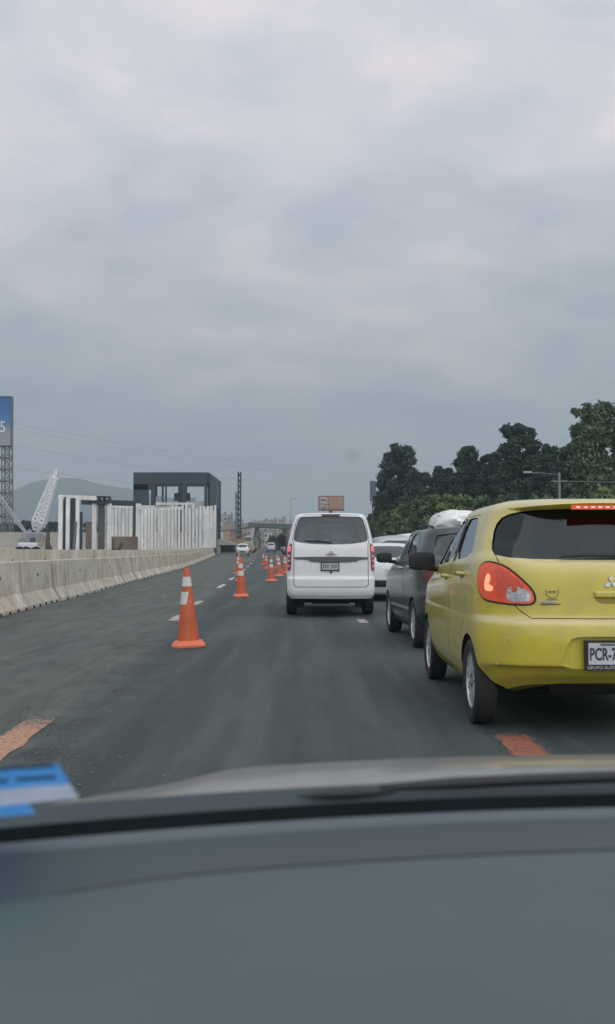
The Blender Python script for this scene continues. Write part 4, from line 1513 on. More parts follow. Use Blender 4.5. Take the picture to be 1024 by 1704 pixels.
# side cladding towards the road, lower edge ragged, and pale infill
for k in range(9):
    y0 = yf + .3 + k * 2.0
    lo_ = Z(845 + r.uniform(-3, 5), y0)
    st_part(MB().box((xr + .42, y0 + .95, (ztop - .3 + lo_) / 2), (.12, 1.9, ztop - .3 - lo_)), 'cladding_panel', ST_D)
for p0, p1, t0, yy in ((259, 268, 826, 152.5), (278, 291, 830, 153), (313, 326, 828, 153), (327, 340, 834, 152.7)):
    st_part(MB().box(((X(p0, yy) + X(p1, yy)) / 2, yy, (Z(t0, yy) + Z(860, yy)) / 2), (X(p1, yy) - X(p0, yy) - .06, .15, Z(t0, yy) - Z(860, yy))), 'infill_panel', mat('pale_infill', (.72, .74, .76), .7))
st_part(MB().box((X(303, 152), 152, Z(827, 152)), (2.4, .8, 1.2)), 'hoist_cage', ST_D)

# posts and rebar standing in the fill by the wall
for (p, y, top, lean, lb) in [(78, 33, 884, .05, 'weathered dark post leaning beside the crane truck'), (85, 33.5, 895, -.25, 'short slanted stake next to the leaning post'), (123, 40, 868, .06, 'tall blue grey pipe standing in front of the dark cladding'),
                             (189, 44, 897, -.03, 'rusty bundle of rebar standing behind the barrier'), (194, 44.3, 902, .5, 'slanted rusty bar beside the rebar bundle'), (361, 92, 800, 0, 'thin grey mast at the right end of the station')]:
    zb = gz(y) + 1.16
    zt = Z(top, y)
    x = X(p, y)
    mb = MB()
    h = zt - zb
    mb.tube([(0, 0, 0), (lean * h, 0, h)], [.07, .055], 7)
    if 'bundle' in lb or 'post' in lb:
        mb.tube([(.10, .1, 0), (-.03 + lean * h, .05, h * .86)], .03, 5).tube([(-.12, .1, 0), (.05 + lean * h, .05, h * .7)], .03, 5)
    o = mb.build('post', mat('weathered_wood', (.10, .085, .07), .9) if 'pipe' not in lb and 'mast' not in lb else mat('blue_grey_pipe', (.12, .15, .17), .6))
    o.location = (x, y, zb)
    tag(o, lb, 'post')


# ================================================================== CRANE
cr = empty('mobile_crane', (X(55, 90), 90, gz(90) + 1.16), 0, 'white lattice boom crane on a pale truck at the left', 'crane')


def cpart(mb, name, m, parent=cr):
    o = mb.build(name, m, parent)
    return o


CW = mat('crane_white', (.66, .68, .72), .5)
k90 = 90 / F


def C3(px_, py_, dy=0):
    return Vector(((px_ - 55) * k90, dy, Z(py_, 90) - gz(90) - 1.16))


a, b2 = C3(60, 883), C3(90, 794)
ax_ = (b2 - a).normalized()
sd_ = ax_.cross(Vector((0, 1, 0))).normalized()
mb = MB()
nseg = 13
cor = []
for i in range(nseg + 1):
    t = i / nseg
    wv = .52 * (1 - .55 * t) * min(1, .35 + t * 5)
    p = a.lerp(b2, t)
    cor.append([p + sd_ * wv * sx + Vector((0, wv * sy, 0)) for sx, sy in ((1, 1), (1, -1), (-1, -1), (-1, 1))])
for i in range(nseg):
    for q in range(4):
        mb.tube([cor[i][q], cor[i + 1][q]], .10, 5)
        mb.tube([cor[i][q], cor[i + 1][(q + 1) % 4]], .075, 4)
        mb.tube([cor[i][(q + 1) % 4], cor[i + 1][q]], .075, 4)
        mb.tube([cor[i][q], cor[i][(q + 1) % 4]], .075, 4)
cpart(mb, 'boom', CW)
cpart(MB().box(b2 + ax_ * .3, (.35, .4, .9), Matrix.Rotation(.32, 3, 'Y')), 'boom_head', CW)
cpart(MB().tube([C3(0, 826), C3(46, 889)], .09, 6).tube([C3(0, 834), C3(46, 893)], .07, 6).tube([C3(10, 846), C3(12, 851)], .05, 4).tube([C3(20, 857), C3(22, 862)], .05, 4).tube([C3(32, 874), C3(34, 878)], .05, 4), 'jib', mat('crane_grey', (.36, .38, .38), .6))
cpart(MB().tube([C3(62, 884), C3(64, 900)], .12, 6), 'boom_foot', CW)
tb = MB().prism([(C3(35, 0).x, C3(0, 904).z), (C3(35, 0).x, C3(0, 897).z), (C3(48, 0).x, C3(0, 894).z), (C3(48, 0).x, C3(0, 888).z), (C3(70, 0).x, C3(0, 888).z), (C3(72, 0).x, C3(0, 904).z)], -1.0, 1.0, 'y')
o = cpart(tb, 'cab', mat('crane_cab_grey', (.24, .25, .26), .6))
cpart(MB().box(C3(55, 905), (36 * k90, 2.2, .16)), 'deck_edge', mat('crane_yellow', (.45, .38, .22), .6))
o = cpart(MB().box(C3(52, 908), (34 * k90, 2.3, .55)), 'chassis', CW)
bv = o.modifiers.new('bevel', 'BEVEL'); bv.width = .1
cpart(MB().box(C3(60, 899), (9 * k90, 2.04, .42)), 'cab_window', mat('crane_pane', (.07, .09, .10), .2))
for p in (39, 50, 66):
    cpart(MB().lathe([(.001, -.12), (.42, -.12), (.42, .12), (.001, .12)], 14, 'y', C3(p, 917, -1.1)), 'wheel', RUBBER)

# ================================================================== SIGN TOWER AT THE LEFT EDGE
sy = 160.0
tw = empty('sign_tower', (X(4, sy), sy, gz(sy)), 0, 'tall lattice tower carrying a blue and grey sign with white digits', 'sign')
ks = sy / F


def T3(px_, py_, dy=0): return Vector(((px_ - 4) * ks, dy, Z(py_, sy) - gz(sy)))


mb = MB()
gl_ = 9
lx0, lx1 = -26, 16.5
prev = None
for i in range(gl_ + 1):
    t = i / gl_
    zpy = 918 + (742 - 918) * t
    row = [T3(lx0 + 6 * 0, zpy, d_) for d_ in (-.8, .8)] + [T3(lx1 + 3 * (1 - t), zpy, d_) for d_ in (.8, -.8)] + [T3(4 + 2 * (1 - t), zpy, d_) for d_ in (-.8, .8)]
    if prev:
        for q in range(6):
            mb.tube([prev[q], row[q]], .13, 5)
        for (u, v_) in ((3, 4), (4, 0), (2, 5)):
            mb.tube([prev[u], row[v_]], .07, 4); mb.tube([prev[v_], row[u]], .07, 4)
    mb.tube([row[0], row[3]], .09, 4); mb.tube([row[1], row[2]], .09, 4); mb.tube([row[3], row[2]], .09, 4)
    prev = row
mb.build('lattice', mat('tower_steel', (.16, .18, .19), .6, .3), tw)


def grad_mat():
    m = bpy.data.materials.new('sign_print')
    m.use_nodes = True
    t = m.node_tree
    co = t.nodes.new('ShaderNodeTexCoord')
    s_ = t.nodes.new('ShaderNodeSeparateXYZ')
    t.links.new(co.outputs['Generated'], s_.inputs[0])
    r_ = ramp(t, [(0, (.30, .33, .37)), (.30, (.27, .31, .36)), (.42, (.12, .22, .33)), (.55, (.04, .20, .38)), (.85, (.03, .14, .36)), (1, (.03, .13, .33))])
    t.links.new(s_.outputs[2], r_.inputs[0])
    t.links.new(r_.outputs[0], t.nodes['Principled BSDF'].inputs['Base Color'])
    t.nodes['Principled BSDF'].inputs['Roughness'].default_value = .5
    return m


ca, cb = T3(-30, 742), T3(20, 662)
sgn = MB().box(((ca.x + cb.x) / 2, -1.1, (ca.z + cb.z) / 2), (cb.x - ca.x, .5, cb.z - ca.z)).build('sign_face', grad_mat(), tw)
MB().box((cb.x + .12, -1.1, (ca.z + cb.z) / 2), (.22, .7, cb.z - ca.z + .2)).box(((ca.x + cb.x) / 2, -1.1, cb.z + .1), (cb.x - ca.x, .7, .2)).build('sign_frame', mat('sign_edge', (.10, .13, .17), .5), tw)
text_mesh('65', 2.55, mat('sign_white', (.75, .77, .80), .5), tw, (T3(12.0, 0).x, -1.4, T3(0, 720).z), (R(90), 0, 0), 'digits', .03, align='RIGHT', sx=.8)

# ================================================================== BILLBOARD, MASTS, OVERPASS
by_ = 120.0
bb = empty('billboard', (X(551, by_), by_, gz(by_)), R(3), 'small billboard with orange frame showing above the white van', 'billboard')
kb = by_ / F


def B3(px_, py_): return ((px_ - 551) * kb, Z(py_, by_) - gz(by_))


x0, z0_ = B3(530, 850); x1, z1_ = B3(573, 825)
MB().box(((x0 + x1) / 2, 0, (z0_ + z1_) / 2), (x1 - x0, .3, z1_ - z0_)).build('backing', mat('billboard_rust', (.34, .13, .09), .7), bb)
xm = B3(546, 0)[0]
MB().box(((x0 + xm) / 2 + .05, -.17, (z0_ + z1_) / 2), (xm - x0 - .18, .06, z1_ - z0_ - .3)).build('white_poster', mat('poster_white', (.46, .45, .46), .7), bb)
MB().box(((x1 + xm) / 2, -.17, (z0_ + z1_) / 2), (x1 - xm - .12, .06, z1_ - z0_ - .3)).build('tan_poster', mat('poster_tan', (.44, .34, .27), .7), bb)
mk = MB(); mk2 = MB()
r = random.Random(2)
for (pa, pb, pyy) in ((533, 541, 830), (535, 543, 833), (533, 537, 838), (539, 544, 840), (534, 543, 844), (536, 541, 847)):
    mk.tube([(B3(pa, 0)[0], -.22, B3(0, pyy)[1]), (B3((pa + pb) / 2, 0)[0], -.22, B3(0, pyy + r.uniform(-1, 1))[1]), (B3(pb, 0)[0], -.22, B3(0, pyy + r.uniform(-1, 1))[1])], .05, 4)
for pyy in (831, 835, 839, 843, 846):
    mk2.box(((B3(549, 0)[0] + B3(569 - r.random() * 6, 0)[0]) / 2, -.22, B3(0, pyy)[1]), ((569 - 549 - r.random() * 6) * kb, .03, .09))
mk.build('red_print', mat('poster_red', (.40, .14, .15), .7), bb)
mk2.build('text_lines', mat('poster_orange', (.52, .30, .20), .7), bb)
MB().tube([(0, .3, 0), (0, .3, z0_ + 1)], .22, 10).build('pole', STEEL, bb)
tag(bb, group=None)

for (p, y, base_py, top, wd, nm, lb, m_) in [(398.5, 210, 905, 785, .50, 'drilling_mast', 'tall dark drilling mast beyond the station', ST_D),
                                             (393.8, 205, 905, 818, .34, 'drilling_mast', 'shorter dark mast standing against the tall one', mat('mast_grey', (.12, .14, .16), .6))]:
    mb = MB()
    zb = gz(y); zt = Z(top, y)
    x = X(p, y)
    h = zt - zb
    for i in range(int(h / 1.2)):
        z_ = i * 1.2
        for s in (-1, 1):
            mb.tube([(s * wd / 2, 0, z_), (-s * wd / 2, .1, z_ + 1.2)], .06, 4)
    for s in (-1, 1):
        mb.box((s * wd / 2, 0, h / 2), (wd * .62, .4, h))
    o = mb.build(nm, m_)
    o.location = (x, y, zb)
    tag(o, lb, 'mast')
    MB().box((0, 0, 1.6), (3.2, 2.2, 2.0)).build('rig_base', mat('rig_ochre', (.30, .22, .10), .7), o)

OV = mat('overpass_green_grey', (.075, .11, .10), .8, var=.2, vscale=.2)
oy = 300.0
ov = empty('overpass', (X(455, oy), oy, gz(oy)), 0, 'long dark green overpass crossing the road in the distance', 'overpass')
a, b2 = (X(415, oy) - X(455, oy), Z(874, oy) - gz(oy)), (X(640, oy) - X(455, oy), Z(882, oy) - gz(oy))
MB().prism([(a[0], a[1] - .6), (b2[0], b2[1] - .8), (b2[0], b2[1] + .9), (a[0], a[1] + .6)], -5, 5, 'y').build('deck', OV, ov)
MB().prism([(a[0] - 34, a[1] - 5.4), (a[0], a[1] - .7), (a[0], a[1] + .6), (a[0] - 34, a[1] - 4.2)], -5, 5, 'y').build('ramp', mat('ramp_concrete', (.28, .26, .22), .8), ov)
for xx in (-5, 3.5, 14, 24):
    MB().tube([(xx, 0, 0), (xx, 0, a[1] - .4 - (xx + 5) * .03)], .7, 10).build('pier', mat('ramp_concrete', (.28, .26, .22), .8), ov)
for k in range(22):
    MB().box((a[0] + 1 + k * 1.8, -4.9, a[1] + 1.1 - k * .065), (.1, .1, 1.0)).build('railing_post', OV, ov)

# low dark footbridge slab at the end of the barrier
fy = 168.0
fb = empty('concrete_ramp', (X(365, fy), fy, gz(fy)), 0, 'pale slab with a dark underside beside the white pickup', 'ramp')
MB().prism([(X(350, fy) - X(365, fy), 1.4), (X(350, fy) - X(365, fy), 2.3), (X(372, fy) - X(365, fy), 2.5), (X(392, fy) - X(365, fy), 1.75), (X(392, fy) - X(365, fy), 1.5)], -3, 3, 'y').build('slab', mat('ramp_concrete_pale', (.40, .38, .33), .85), fb)
MB().box((X(377, fy) - X(365, fy), 1.2, .85), (2.6, 4, 1.3)).build('underside', GAP, fb)
for p in (352, 367):
    MB().box((X(p, fy) - X(365, fy), -2.5, .75), (.5, .5, 1.5)).build('pier', mat('ramp_concrete_pale', (.40, .38, .33), .85), fb)

# street lamp seen above the queue, lamp pole right
lp = empty('street_lamp', (X(484, 200), 200, gz(200)), 0, 'thin distant lamp post left of the white van roof', 'street lamp')
zt = Z(831, 200) - gz(200)
MB().tube([(0, 0, 0), (0, 0, zt)], [.09, .045], 6).build('post', STEEL, lp)
MB().tube([(0, 0, zt), (1.0, 0, zt + .15)], .05, 5).box((1.1, 0, zt + .12), (.5, .2, .1)).build('lamp_head', STEEL, lp)

uy = 62.0
up = empty('utility_pole', (X(932, uy), uy, gz(uy)), 0, 'grey lamp pole with a long arm rising behind the yellow car roof', 'utility pole')
zt = Z(786, uy) - gz(uy)
PP = mat('pole_pale_concrete', (.22, .23, .23), .7)
MB().tube([(0, 0, 0), (0, 0, zt)], [.11, .075], 8).build('post', PP, up)
MB().tube([(0, 0, zt - .15), (X(900, uy) - X(932, uy), 0, zt - .02), (X(884, uy) - X(932, uy), 0, zt)], .022, 6).build('arm', PP, up)
MB().box((X(879, uy) - X(932, uy), 0, zt + .02), (.50, .2, .10)).build('lamp_head', mat('lamp_pale', (.40, .41, .40), .5), up)
MB().tube([(0, 0, zt - .55), (3.2, -2, zt - .75)], .018, 4).tube([(-.5, 0, zt - .55), (.5, 0, zt - .55)], .04, 5).build('crossarm', PP, up)

bs = empty('hoarding', (X(621, 116), 116, gz(116)), R(20), 'blue grey hoarding panel at the left edge of the trees', 'sign')
zc0, zc1 = Z(834, 116) - gz(116), Z(800, 116) - gz(116)
MB().box((0, 0, (zc0 + zc1) / 2), (.75, .12, zc1 - zc0)).build('face', mat('hoarding_blue_grey', (.20, .25, .29), .6), bs)
MB().tube([(0, .1, 0), (0, .1, zc1)], .08, 6).build('post', STEEL, bs)

# power lines
WIRE = mat('wire_grey', (.16, .17, .18), .7)
for nm, (pa, ya, da), (pb, yb2, db), sag in (('upper', (-60, 688, 120), (620, 790, 260), 2.5), ('second', (-60, 697, 121), (620, 797, 262), 2.8), ('middle', (-60, 725, 118), (560, 806, 255), 3.0), ('lower', (-60, 765, 116), (420, 812, 240), 2.2)):
    A_, B_ = Vector((X(pa, da), da, Z(ya, da))), Vector((X(pb, db), db, Z(yb2, db)))
    pts = []
    for i in range(33):
        t = i / 32
        p = A_.lerp(B_, t)
        p.z -= sag * 4 * t * (1 - t) * .5
        pts.append(p)
    o = MB().tube(pts, .010, 4).build('power_line', WIRE, fix=False)
    tag(o, '%s faint power line sagging across the grey sky' % nm, 'power line', 'power lines across the sky')

# ================================================================== DISTANT TOWN
r = random.Random(21)
tones = [('pale grey', (.42, .42, .40)), ('tan', (.40, .32, .22)), ('terracotta', (.34, .19, .12)), ('white', (.58, .57, .54)), ('brown', (.22, .17, .13)), ('pinkish', (.42, .32, .29)), ('blue grey', (.18, .24, .32))]
WIN = mat('dark_window', (.05, .06, .07), .3)
town = []
for p, y, top, wpx, ti in [(365, 330, 868, 12, 3), (376, 345, 871, 13, 1), (384, 520, 858, 8, 6), (372, 480, 858, 14, 0), (388, 360, 876, 12, 2), (402, 380, 880, 12, 5), (398, 560, 866, 14, 1), (413, 420, 881, 12, 0), (421, 600, 870, 14, 3),
                           (430, 470, 884, 14, 2), (440, 620, 868, 18, 0), (447, 500, 886, 12, 3), (456, 650, 866, 10, 1), (463, 430, 884, 14, 5), (470, 640, 864, 12, 0), (476, 520, 880, 14, 4), (488, 600, 868, 12, 3), (494, 480, 886, 10, 1),
                           (408, 340, 889, 10, 4), (436, 350, 892, 10, 1), (455, 360, 893, 12, 2), (470, 330, 892, 10, 0), (505, 560, 872, 16, 0), (520, 600, 870, 14, 2), (590, 520, 874, 20, 3), (610, 500, 878, 16, 1)]:
    town.append((p, y, top, wpx, ti))
town.sort()
seen = {}
for p, y, top, wpx, ti in town:
    nm, c_ = tones[ti]
    i = seen.get(nm, 0); seen[nm] = i + 1
    wv = wpx * y / F
    h = Z(top, y) - gz(y)
    dp = wv * r.uniform(.7, 1.2)
    root = empty('town_house' if h < 9 else 'apartment_block', (X(p, y), y, gz(y)), r.uniform(-.25, .25), '%s flat-roofed block in the distant town, %s of its colour from the left' % (nm, ORD[i]), 'building', 'buildings of the distant town')
    m_ = mat('town_' + nm.replace(' ', '_'), c_, .85, var=.18, vscale=.15)
    b_ = MB().box((0, 0, h / 2), (wv, dp, h)).build('wall', m_, root)
    MB().box((0, 0, h + .25), (wv + .3, dp + .3, .5)).box((wv * .2, 0, h + 1.1), (wv * .25, dp * .3, 1.6)).build('roof', mat('roof_grey', (.25, .24, .22), .9), root)
    nf = max(1, int(h / 3.2)); nw = max(2, int(wv / 3))
    for f_ in range(nf):
        for q in range(nw):
            if len(root.children) > 14: break
            MB().box((-wv / 2 + (q + .5) * wv / nw, -dp / 2 - .02, (f_ + .55) * h / nf), (wv / nw * .45, .1, 1.3)).build('window', WIN, root)

# hills
HILL = mat('hill_scrub', (.012, .045, .045), .95, var=.3, vscale=.004)


def hill(name, pts, y, depth, seed):
    """ridge line given as (px, py) at distance y, falling to both sides"""
    xs = [X(p, y) for p, _ in pts]; zs = [Z(q, y) for _, q in pts]
    rs = np.random.RandomState(seed)
    rows_ = []
    gx_ = np.linspace(xs[0], xs[-1], 90)
    for k in range(-8, 9):
        t = abs(k) / 8
        row = []
        for xx in gx_:
            zr = np.interp(xx, xs, zs)
            n_ = 1 + .02 * math.sin(xx * .021 + k) + .012 * math.sin(xx * .06 + 2 * k)
            row.append((xx + 20 * math.sin(k * 1.7), y + k / 8 * depth, (gz(y) - 8) + (zr - gz(y) + 8) * (1 - t) ** 1.2 * n_))
        rows_.append(row)
    o = MB().grid(rows_).build(name, HILL, None, 80, fix=False)
    tag(o, kind='structure')
    return o


hill('hill', [(-420, 918), (-150, 880), (-20, 840), (20, 815), (60, 801), (95, 796), (130, 799), (175, 806), (230, 815), (300, 833), (360, 858), (420, 876), (500, 885), (640, 893), (760, 900), (900, 905), (1100, 918)], 2150, 420, 1)

# ================================================================== TREES
BARK = mat('bark', (.10, .075, .055), .9, var=.3, vscale=4)


def leaf_mat(name, col):
    m = bpy.data.materials.new(name)
    m.use_nodes = True
    t = m.node_tree
    b = t.nodes['Principled BSDF']
    co = t.nodes.new('ShaderNodeTexCoord')
    n = t.nodes.new('ShaderNodeTexNoise')
    n.inputs['Scale'].default_value = .55
    n.inputs['Detail'].default_value = 4
    t.links.new(co.outputs['Object'], n.inputs['Vector'])
    g_ = t.nodes.new('ShaderNodeNewGeometry')
    f_ = math_n(t, 'ADD', math_n(t, 'MULTIPLY', g_.outputs['Random Per Island'], .45), math_n(t, 'MULTIPLY', n.outputs[0], .65))
    r_ = ramp(t, [(.25, tuple(c * .55 for c in col)), (.55, col), (.85, (col[0] * 1.7, col[1] * 1.5, col[2] * 1.25))])
    t.links.new(f_, r_.inputs[0])
    t.links.new(r_.outputs[0], b.inputs['Base Color'])
    b.inputs['Roughness'].default_value = .6
    b.inputs['Specular IOR Level'].default_value = .2
    return m


LEAF_D = leaf_mat('dark_evergreen_leaves', (.036, .076, .056))
LEAF_M = leaf_mat('mid_green_leaves', (.085, .135, .078))
LEAF_L = leaf_mat('fresh_green_leaves', (.135, .195, .085))


def leaves_mesh(name, centres, radii, per, size, seed, m, squash=.8):
    rs = np.random.RandomState(seed)
    C_ = np.repeat(centres, per, axis=0)
    Rr = np.repeat(radii, per)
    n = len(C_)
    d = rs.normal(size=(n, 3)); d /= np.linalg.norm(d, axis=1)[:, None]
    rad_ = Rr * (rs.rand(n) ** .42) * rs.uniform(.8, 1.15, n) * (1 + .55 * rs.rand(n) ** 7)
    pos = C_ + d * rad_[:, None] * np.array([1, 1, squash])
    u = rs.normal(size=(n, 3)); u /= np.linalg.norm(u, axis=1)[:, None]
    v = np.cross(u, d + rs.normal(size=(n, 3)) * .5); v /= np.linalg.norm(v, axis=1)[:, None] + 1e-9
    s = size * rs.uniform(.5, 1.3, n)[:, None]
    q = np.stack([pos - u * s, pos - v * s * .45, pos + u * s, pos + v * s * .45], axis=1).reshape(-1, 3)
    me = bpy.data.meshes.new(name)
    me.vertices.add(4 * n); me.loops.add(4 * n); me.polygons.add(n)
    me.vertices.foreach_set('co', q.ravel())
    me.loops.foreach_set('vertex_index', np.arange(4 * n))
    me.polygons.foreach_set('loop_start', np.arange(n) * 4)
    me.polygons.foreach_set('loop_total', np.full(n, 4))
    me.materials.append(m)
    me.update(calc_edges=True)
    me.validate()
    return me


def tree(name, label, p, y, top, wpx, prof, m, seed, clumps=70, per=170, size=.30, low=.12, group='trees along the right side of the road'):
    """prof: relative half width at relative heights from the crown's foot to its top"""
    rs = np.random.RandomState(seed)
    x = X(p, y)
    H = Z(top, y) - gz(y)
    Wd = wpx * y / F / 2
    clumps = int(clumps * 1.35)
    root = empty(name, (x, y, gz(y)), rs.rand() * 6, label, 'tree' if 'bush' not in name else 'bush', group)
    hs = np.linspace(0, 1, len(prof))
    cen, rad_ = [], []
    tb = MB()
    for i in range(clumps):
        t = rs.rand() ** .85
        wv = np.interp(t, hs, prof) * Wd
        a = rs.rand() * 6.283
        rr_ = wv * math.sqrt(rs.rand()) * .92
        cr_ = (.15 + .22 * rs.rand()) * max(wv, Wd * .30) + .10
        z_ = H * (low + (1 - low) * t) - cr_ * .55
        cen.append((rr_ * math.cos(a), rr_ * math.sin(a), z_)); rad_.append(cr_)
        if i % 5 == 0:
            z0 = z_ * .55
            tb.tube([(0, 0, z0), (cen[-1][0] * .5, cen[-1][1] * .5, z0 + (z_ - z0) * .65), cen[-1]], [.10, .06, .025], 5)
    if 'bush' not in name:
        th_ = .012 * H + .12
        tb.tube([(0, 0, -.1), (.08, .02, H * .3), (-.05, .06, H * .6), (0, 0, H * .88)], [th_, th_ * .8, th_ * .5, .05], 8)
    tb.build('trunk', BARK, root)
    link('crown', leaves_mesh('crown', np.array(cen), np.array(rad_), per, size, seed, m), root)
    return root


CONI = [.75, 1.0, .95, .80, .62, .42, .20]
COL_ = [.8, 1, 1, .9, .8, .6, .3]
BRO = [.5, .9, 1, 1, .85, .5]
OV_ = [.6, .95, 1, .9, .75, .6, .35]
tree('evergreen_tree', 'dark evergreen with a double-lobed top, leftmost of the tall trees', 664, 112, 740, 82, [.7,.95,1,.95,.8,.72,.45], LEAF_D, 1, 130, 230, .22, .05)
tree('evergreen_tree', 'low dark tree filling the gap right of the leftmost tall tree', 700, 108, 784, 78, COL_, LEAF_D, 2, 90, 210, .22, .05)
tree('evergreen_tree', 'dark loose tree left of the pair in the middle of the grove', 740, 100, 776, 74, OV_, LEAF_D, 3, 90, 200, .20, .05)
tree('evergreen_tree', 'pointed dark tree in the middle of the grove', 779, 96, 742, 92, [1,1,.92,.80,.66,.5,.28], LEAF_D, 4, 130, 220, .20, .05)
tree('evergreen_tree', 'dark tree with an uneven top right of the pointed one', 820, 94, 753, 70, OV_, LEAF_D, 5, 100, 200, .20, .05)
tree('evergreen_tree', 'tall dark cypress-like tree with a round head', 866, 88, 703, 84, [1, 1, .98, .85, .72, .78, .52], LEAF_D, 6, 150, 230, .19, .05)
tree('evergreen_tree', 'dark tree between the round-headed tree and the broad one', 914, 84, 738, 66, COL_, LEAF_D, 7, 100, 200, .19, .05)
tree('broad_tree', 'broad airy tree with pale limbs at the right edge', 1000, 66, 670, 105, [.5, .8, .95, 1, .85, .8, .5], LEAF_M, 8, 84, 105, .16, .22)
tree('broad_tree', 'airy side crown reaching left from the broad tree', 969, 70, 676, 40, [.1, .3, .4, .5, .8, 1, .6], LEAF_M, 9, 26, 150, .16, .45)
tree('evergreen_tree', 'dark mass of a tree behind the broad one', 962, 78, 736, 100, BRO, LEAF_D, 10, 140, 210, .19, .04)
tree('evergreen_tree', 'dark tree just outside the right edge behind the broad one', 1045, 76, 720, 80, BRO, LEAF_D, 11, 90, 170, .24, .04)
for i, (p, y, top, w_, mm_) in enumerate([(640, 118, 815, 64, LEAF_D), (690, 116, 802, 80, LEAF_D), (738, 110, 796, 84, LEAF_D), (800, 104, 780, 100, LEAF_D), (850, 100, 768, 100, LEAF_D), (900, 96, 764, 100, LEAF_D), (940, 90, 760, 100, LEAF_D), (990, 88, 752, 110, LEAF_D)]):
    tree('background_tree', 'dark low tree in the back of the grove, %s from the left' % ORD[i], p, y + 8, top, w_, COL_, mm_, 30 + i, 80, 170, .28, .02, 'dark trees filling the back of the grove')
for i, (p, y, top, w_, mm_) in enumerate([(648, 84, 850, 40, LEAF_M), (668, 78, 840, 52, LEAF_L), (700, 74, 832, 60, LEAF_M), (735, 72, 822, 64, LEAF_L), (772, 68, 826, 56, LEAF_L), (808, 66, 826, 60, LEAF_M), (850, 64, 824, 60, LEAF_M), (900, 60, 822, 70, LEAF_M), (955, 58, 824, 70, LEAF_M), (1010, 56, 815, 70, LEAF_L),
                                           (622, 96, 868, 24, LEAF_M), (655, 66, 868, 40, LEAF_M), (690, 62, 862, 46, LEAF_M)]):
    tree('roadside_bush', '%s bush at the road edge, %s from the left of the shrub belt' % ('fresh green' if mm_ is LEAF_L else 'mid green', ORD[i if i < 10 else i]), p, y, top, w_, BRO, mm_, 50 + i, 44, 210, .17, .0, 'bushes in the belt below the grove')
for i, (p, y, top, w_) in enumerate([(14, 190, 872, 40), (40, 200, 868, 36), (66, 205, 876, 34), (92, 200, 866, 30), (112, 210, 872, 40), (150, 205, 870, 36), (-14, 190, 868, 40), (455, 260, 893, 16), (468, 240, 890, 18), (428, 330, 886, 12)]):
    tree('distant_tree', 'small dark tree low on the horizon, %s' % (['beside the sign tower foot', 'left of the crane boom', 'behind the crane boom', 'between the crane and the station', 'behind the left bay of the station', 'seen through the station columns', 'outside the left edge below the sign',
                                                          'below the overpass', 'right of the overpass pier', 'left end of the overpass'][i]), p, y, top, w_, BRO, LEAF_D, 80 + i, 26, 130, .5, .0, 'small trees far off near the horizon')
# pale wall behind the crane
lw = MB()
for k in range(8):
    lw.box((k * 4.1, 0, 1.25), (4.0, .2, 2.5))
o = lw.build('boundary_wall', mat('pale_boundary_wall', (.42, .40, .36), .9, var=.12, vscale=.5))
o.location = (X(-30, 150), 150, gz(150) + 1.0)
tag(o, 'pale boundary wall running behind the crane truck', 'wall')

# ================================================================== THE CAR ONE LOOKS OUT OF
cc = empty('own_car', (0.45, 0, 0), 0, 'car one looks out of, with grey dashboard and beige bonnet edge', 'car')


def own(mb, name, m, smooth=50, **kw):
    o = mb.build(name, m, cc, smooth, **kw)
    o.matrix_parent_inverse = Matrix.Translation(-cc.location)
    return o


DASH = mat('dashboard_plastic', (.076, .110, .114), .62, var=.13, vscale=2.2, bump=.12, bscale=350, spec=.4)
DASH2 = mat('defroster_panel_plastic', (.046, .068, .076), .55, var=.05, vscale=3, spec=.4)
LIP = mat('dashboard_lip', (.085, .115, .125), .6, var=.05, vscale=4)
FRIT = mat('windscreen_frit', (.006, .011, .011), .9, spec=.03)
BEI = mat('beige_metallic_paint', (.225, .22, .195), .35, .2, .04, 5, coat=.4)
COWL = mat('cowl_plastic', (.036, .054, .062), .7, var=.14, vscale=7)
xs_ = np.linspace(-.42, 1.32, 60)
e0 = lambda x: 1.0 - .25 * (x - .45) ** 2                      # far edge of the dashboard
e3 = lambda x: .880 - .25 * (x - .45) ** 2 - .9 * max(0, -.05 - x) ** 2   # near edge of the defroster strip
rows = []
for x in xs_:
    rows.append([(x, e0(x) - .034, .9655), (x, e0(x) - .040, .9640), (x, (e0(x) + e3(x)) / 2, .9600), (x, e3(x) + .004, .9605)])
own(MB().grid(rows), 'defroster_strip', DASH2)
rows = []
for x in xs_:
    rows.append([(x, e0(x) + .01, .958), (x, e0(x) - .002, .967), (x, e0(x) - .018, .969), (x, e0(x) - .032, .9675), (x, e0(x) - .036, .9635)])
own(MB().grid(rows), 'dashboard_lip', LIP)
rows = []
for x in xs_:
    row = []
    dpth = .0
    for t, dz in ((0, -.006), (.006, .0), (.02, .0035), (.10, .005), (.2, .002), (.3, -.004), (.42, -.018), (.5, -.045), (.53, -.10), (.54, -.30)):
        row.append((x, e3(x) - t * (e3(x) - .25) / .54, .9625 + dz))
    rows.append(row)
own(MB().grid(rows), 'dashboard', DASH)
# black edge of the windscreen
rows = []
for x in xs_:
    rows.append([(x, e0(x) - .008, .9665), (x, e0(x) + .012, .9672), (x, e0(x) + .036, .971)])
own(MB().grid(rows), 'windscreen_seal', FRIT)
# cowl with wiper
rows = []
for x in xs_:
    rows.append([(x, e0(x) + .030, .966), (x, e0(x) + .045, .968), (x, e0(x) + .06, .968), (x, e0(x) + .075, .970), (x, e0(x) + .105, .972)])
own(MB().grid(rows), 'cowl', COWL)
# the bonnet: rear edge, crown, side creases, falling to the nose
def hz(x):
    """height of the bonnet rear edge across the car"""
    u = abs(x - .45)
    return .968 - .018 * sm(.53, .68, u) - .014 * sm(.66, .88, u) - .004 * (u / .6) ** 2 + .003


